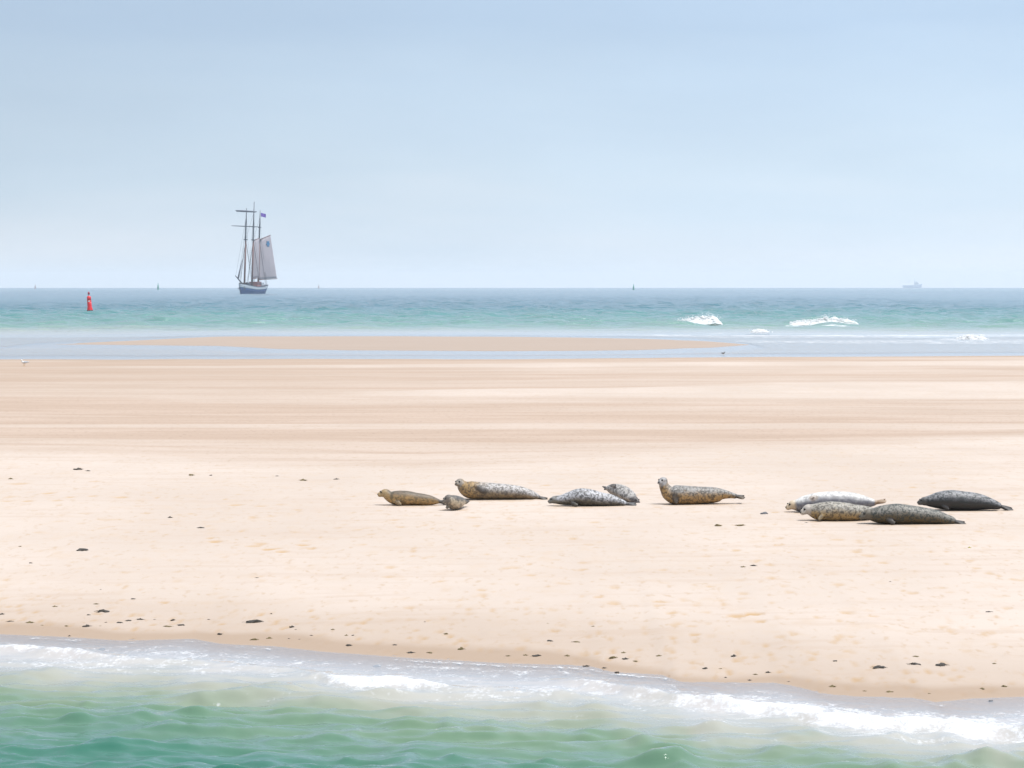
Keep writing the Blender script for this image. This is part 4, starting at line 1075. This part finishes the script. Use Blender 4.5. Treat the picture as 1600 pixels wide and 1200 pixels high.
# yards on the fore mast
def yard(h, half, rad, mat, tilt, name):
    p = mast_pt('fore', h, .95); br = math.radians(10)
    m_ = MB(); pts = []
    for u in (-1, -.6, 0, .6, 1):
        pts.append((p.x + math.sin(br) * u * half, math.cos(br) * u * half, h + tilt * u))
    m_.tube(pts, [rad * .5, rad * .85, rad, rad * .85, rad * .5], 8)
    return m_.build(name, mat, ship, True)
yd = yard(39.6, 5.6, .34, M_DARKSPAR, -.35, 'yard')
fu = MB(); p = mast_pt('fore', 39.6, 1.1); fu.tube([(p.x - .9, -5.0, 39.75), (p.x, 0, 39.5), (p.x + .9, 5.0, 39.15)], [.36, .46, .30], 8); fu.build('furled_sail', M_FURL, yd, True)
yard(32.3, 7.6, .22, M_DARKSPAR, -.35, 'yard')
# gaff sails swung out to port
def gaff_sail(k, boom, gaff, hb, hg, ang, peak, label=None):
    a = math.radians(ang)
    d_ = lambda t, L, g=0.0: Vector((-math.cos(a) * L * t, math.sin(a) * L * t, g * t))
    b0 = mast_pt(k, hb); g0 = mast_pt(k, hg)
    bo = MB(); bo.tube([b0, b0 + d_(1, boom, .5)], [.22, .13], 8); bo.build('boom', M_SPAR, ship, True)
    ga = MB(); ga.tube([g0, g0 + d_(1, gaff, peak)], [.22, .14], 8); ga.build('gaff', M_SPAR, ship, True)
    NU, NV = 14, 18; V = []; side = Vector((math.sin(a), math.cos(a), 0))
    for j in range(NV + 1):
        v = j / NV
        for i in range(NU + 1):
            u = i / NU
            lo = b0 + Vector((0, 0, .25)) + d_(u, boom * .97, .5); hi = g0 + Vector((0, 0, -.2)) + d_(u, gaff * .97, peak)
            q = lo.lerp(hi, v) + side * (.9 * math.sin(math.pi * u) * math.sin(math.pi * min(1, v * .9 + .08)))
            q += side * .05 * math.sin(u * NU * 1.57)
            V.append(q)
    fs = []
    for j in range(NV):
        for i in range(NU):
            q = j * (NU + 1) + i; fs.append((q, q + 1, q + NU + 2, q + NU + 1))
    nV = len(V); back = [p - side * .05 for p in V]
    fb = [tuple(nV + i for i in reversed(f)) for f in fs]
    rim = [j for j in range(NU + 1)] + [(NU + 1) * j + NU for j in range(1, NV + 1)] + [(NU + 1) * NV + i for i in range(NU - 1, -1, -1)] + [(NU + 1) * j for j in range(NV - 1, 0, -1)]
    fr = [(rim[i], nV + rim[i], nV + rim[(i + 1) % len(rim)], rim[(i + 1) % len(rim)]) for i in range(len(rim))]
    s_ = MB(); s_.add(V + back, fs + fb + fr); so = s_.build('sail', M_SAIL, ship, True)
    return so, (lambda u, v, w: V[int(round(v * NV)) * (NU + 1) + int(round(u * NU))] + side * w), side
gaff_sail('main', 9.6, 8.6, 7.2, 25.8, 5, 1.2)
so, pt, side = gaff_sail('mizzen', 13.0, 7.6, 6.8, 26.3, 30, 2.4)
c = pt(.62, .83, -.12); e = MB()
ring0, ring1 = [], []
tv = Vector((-math.cos(math.radians(30)), math.sin(math.radians(30)), 0))
for q in range(12):
    rr = 1.25 if q % 2 == 0 else .75
    o_ = tv * math.cos(q * math.pi / 6) * rr + Vector((0, 0, 1)) * math.sin(q * math.pi / 6) * rr * 1.3
    ring0.append(c + o_ - side * .15); ring1.append(c + o_ + side * .45)
e.rings([ring0, ring1]); e.build('emblem', M_EMB, so)
# flag
fl = MB(); p = mast_pt('mizzen', 38.6, .45); V = []; 
for j in range(3):
    for i in range(9):
        u = i / 8; V.append(Vector((p.x - .3 - 1.2 * u, .3 + 2.0 * u + .25 * math.sin(u * 7), 37.6 + .9 * j - .5 * u)))
fs = [(j * 9 + i, j * 9 + i + 1, j * 9 + i + 10, j * 9 + i + 9) for j in range(2) for i in range(8)]
fl.add(V, fs); fl.add([v + Vector((.05, .05, 0)) for v in V], [tuple(reversed(f)) for f in fs]); fl.build('flag', M_FLAG, ship, True)

# ------------------------------------------------------------------ faint vessel far out
M_FARH = paint('far_hull', (0.62, 0.68, 0.80), 0.8, 0.1, 0.2)  # vessel painted paler, putting haze into its colours
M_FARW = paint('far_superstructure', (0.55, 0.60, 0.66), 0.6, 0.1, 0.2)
x, y, z = sea_at(1425, 7200.0)
fv = empty('fishing_vessel', (x, y, z)); fv.scale = (1.28, 1.28, 1.28); tag(fv, 'faint pale vessel with a single mast far out on the horizon at right', 'ship')
m_ = MB(); rings = []
for i in range(13):
    u = -1 + i / 6; hb = 4.5 * (1 - max(0, -u) ** 3 * .9); X = 19 * u
    top = 5.0 + 3.0 * max(0, u) ** 2 
    rings.append([(X, -hb, top), (X * .95, -hb * .7, -1), (X * .95, hb * .7, -1), (X, hb, top)])
m_.rings(rings); m_.build('hull', M_FARH, fv)
m_ = MB(); m_.box((6, -3.5, 6.4), (13, 3.5, 10.0)); m_.box((7, -3, 10.0), (11, 3, 12.0)); m_.build('deck_house', M_FARW, fv)
m_ = MB(); m_.tube([(5, 0, 6), (5, 0, 25)], [.7, .3], 8); m_.tube([(5, 0, 20), (-9, 0, 11)], .25, 6); m_.build('mast', M_FARH, fv, True)

# ------------------------------------------------------------------ sea haze
hz, n, l = new_mat('sea_haze')
pv = n.new('ShaderNodeVolumePrincipled')
pv.inputs['Color'].default_value = (0.85, 0.89, 0.95, 1)
pv.inputs['Density'].default_value = 1.05e-4
o = n.new('ShaderNodeOutputMaterial'); l.new(pv.outputs[0], o.inputs['Volume'])
m_ = MB(); m_.box((-18500, -700, -42), (18500, 13600, 62))
tag(m_.build('haze', hz), kind='stuff')
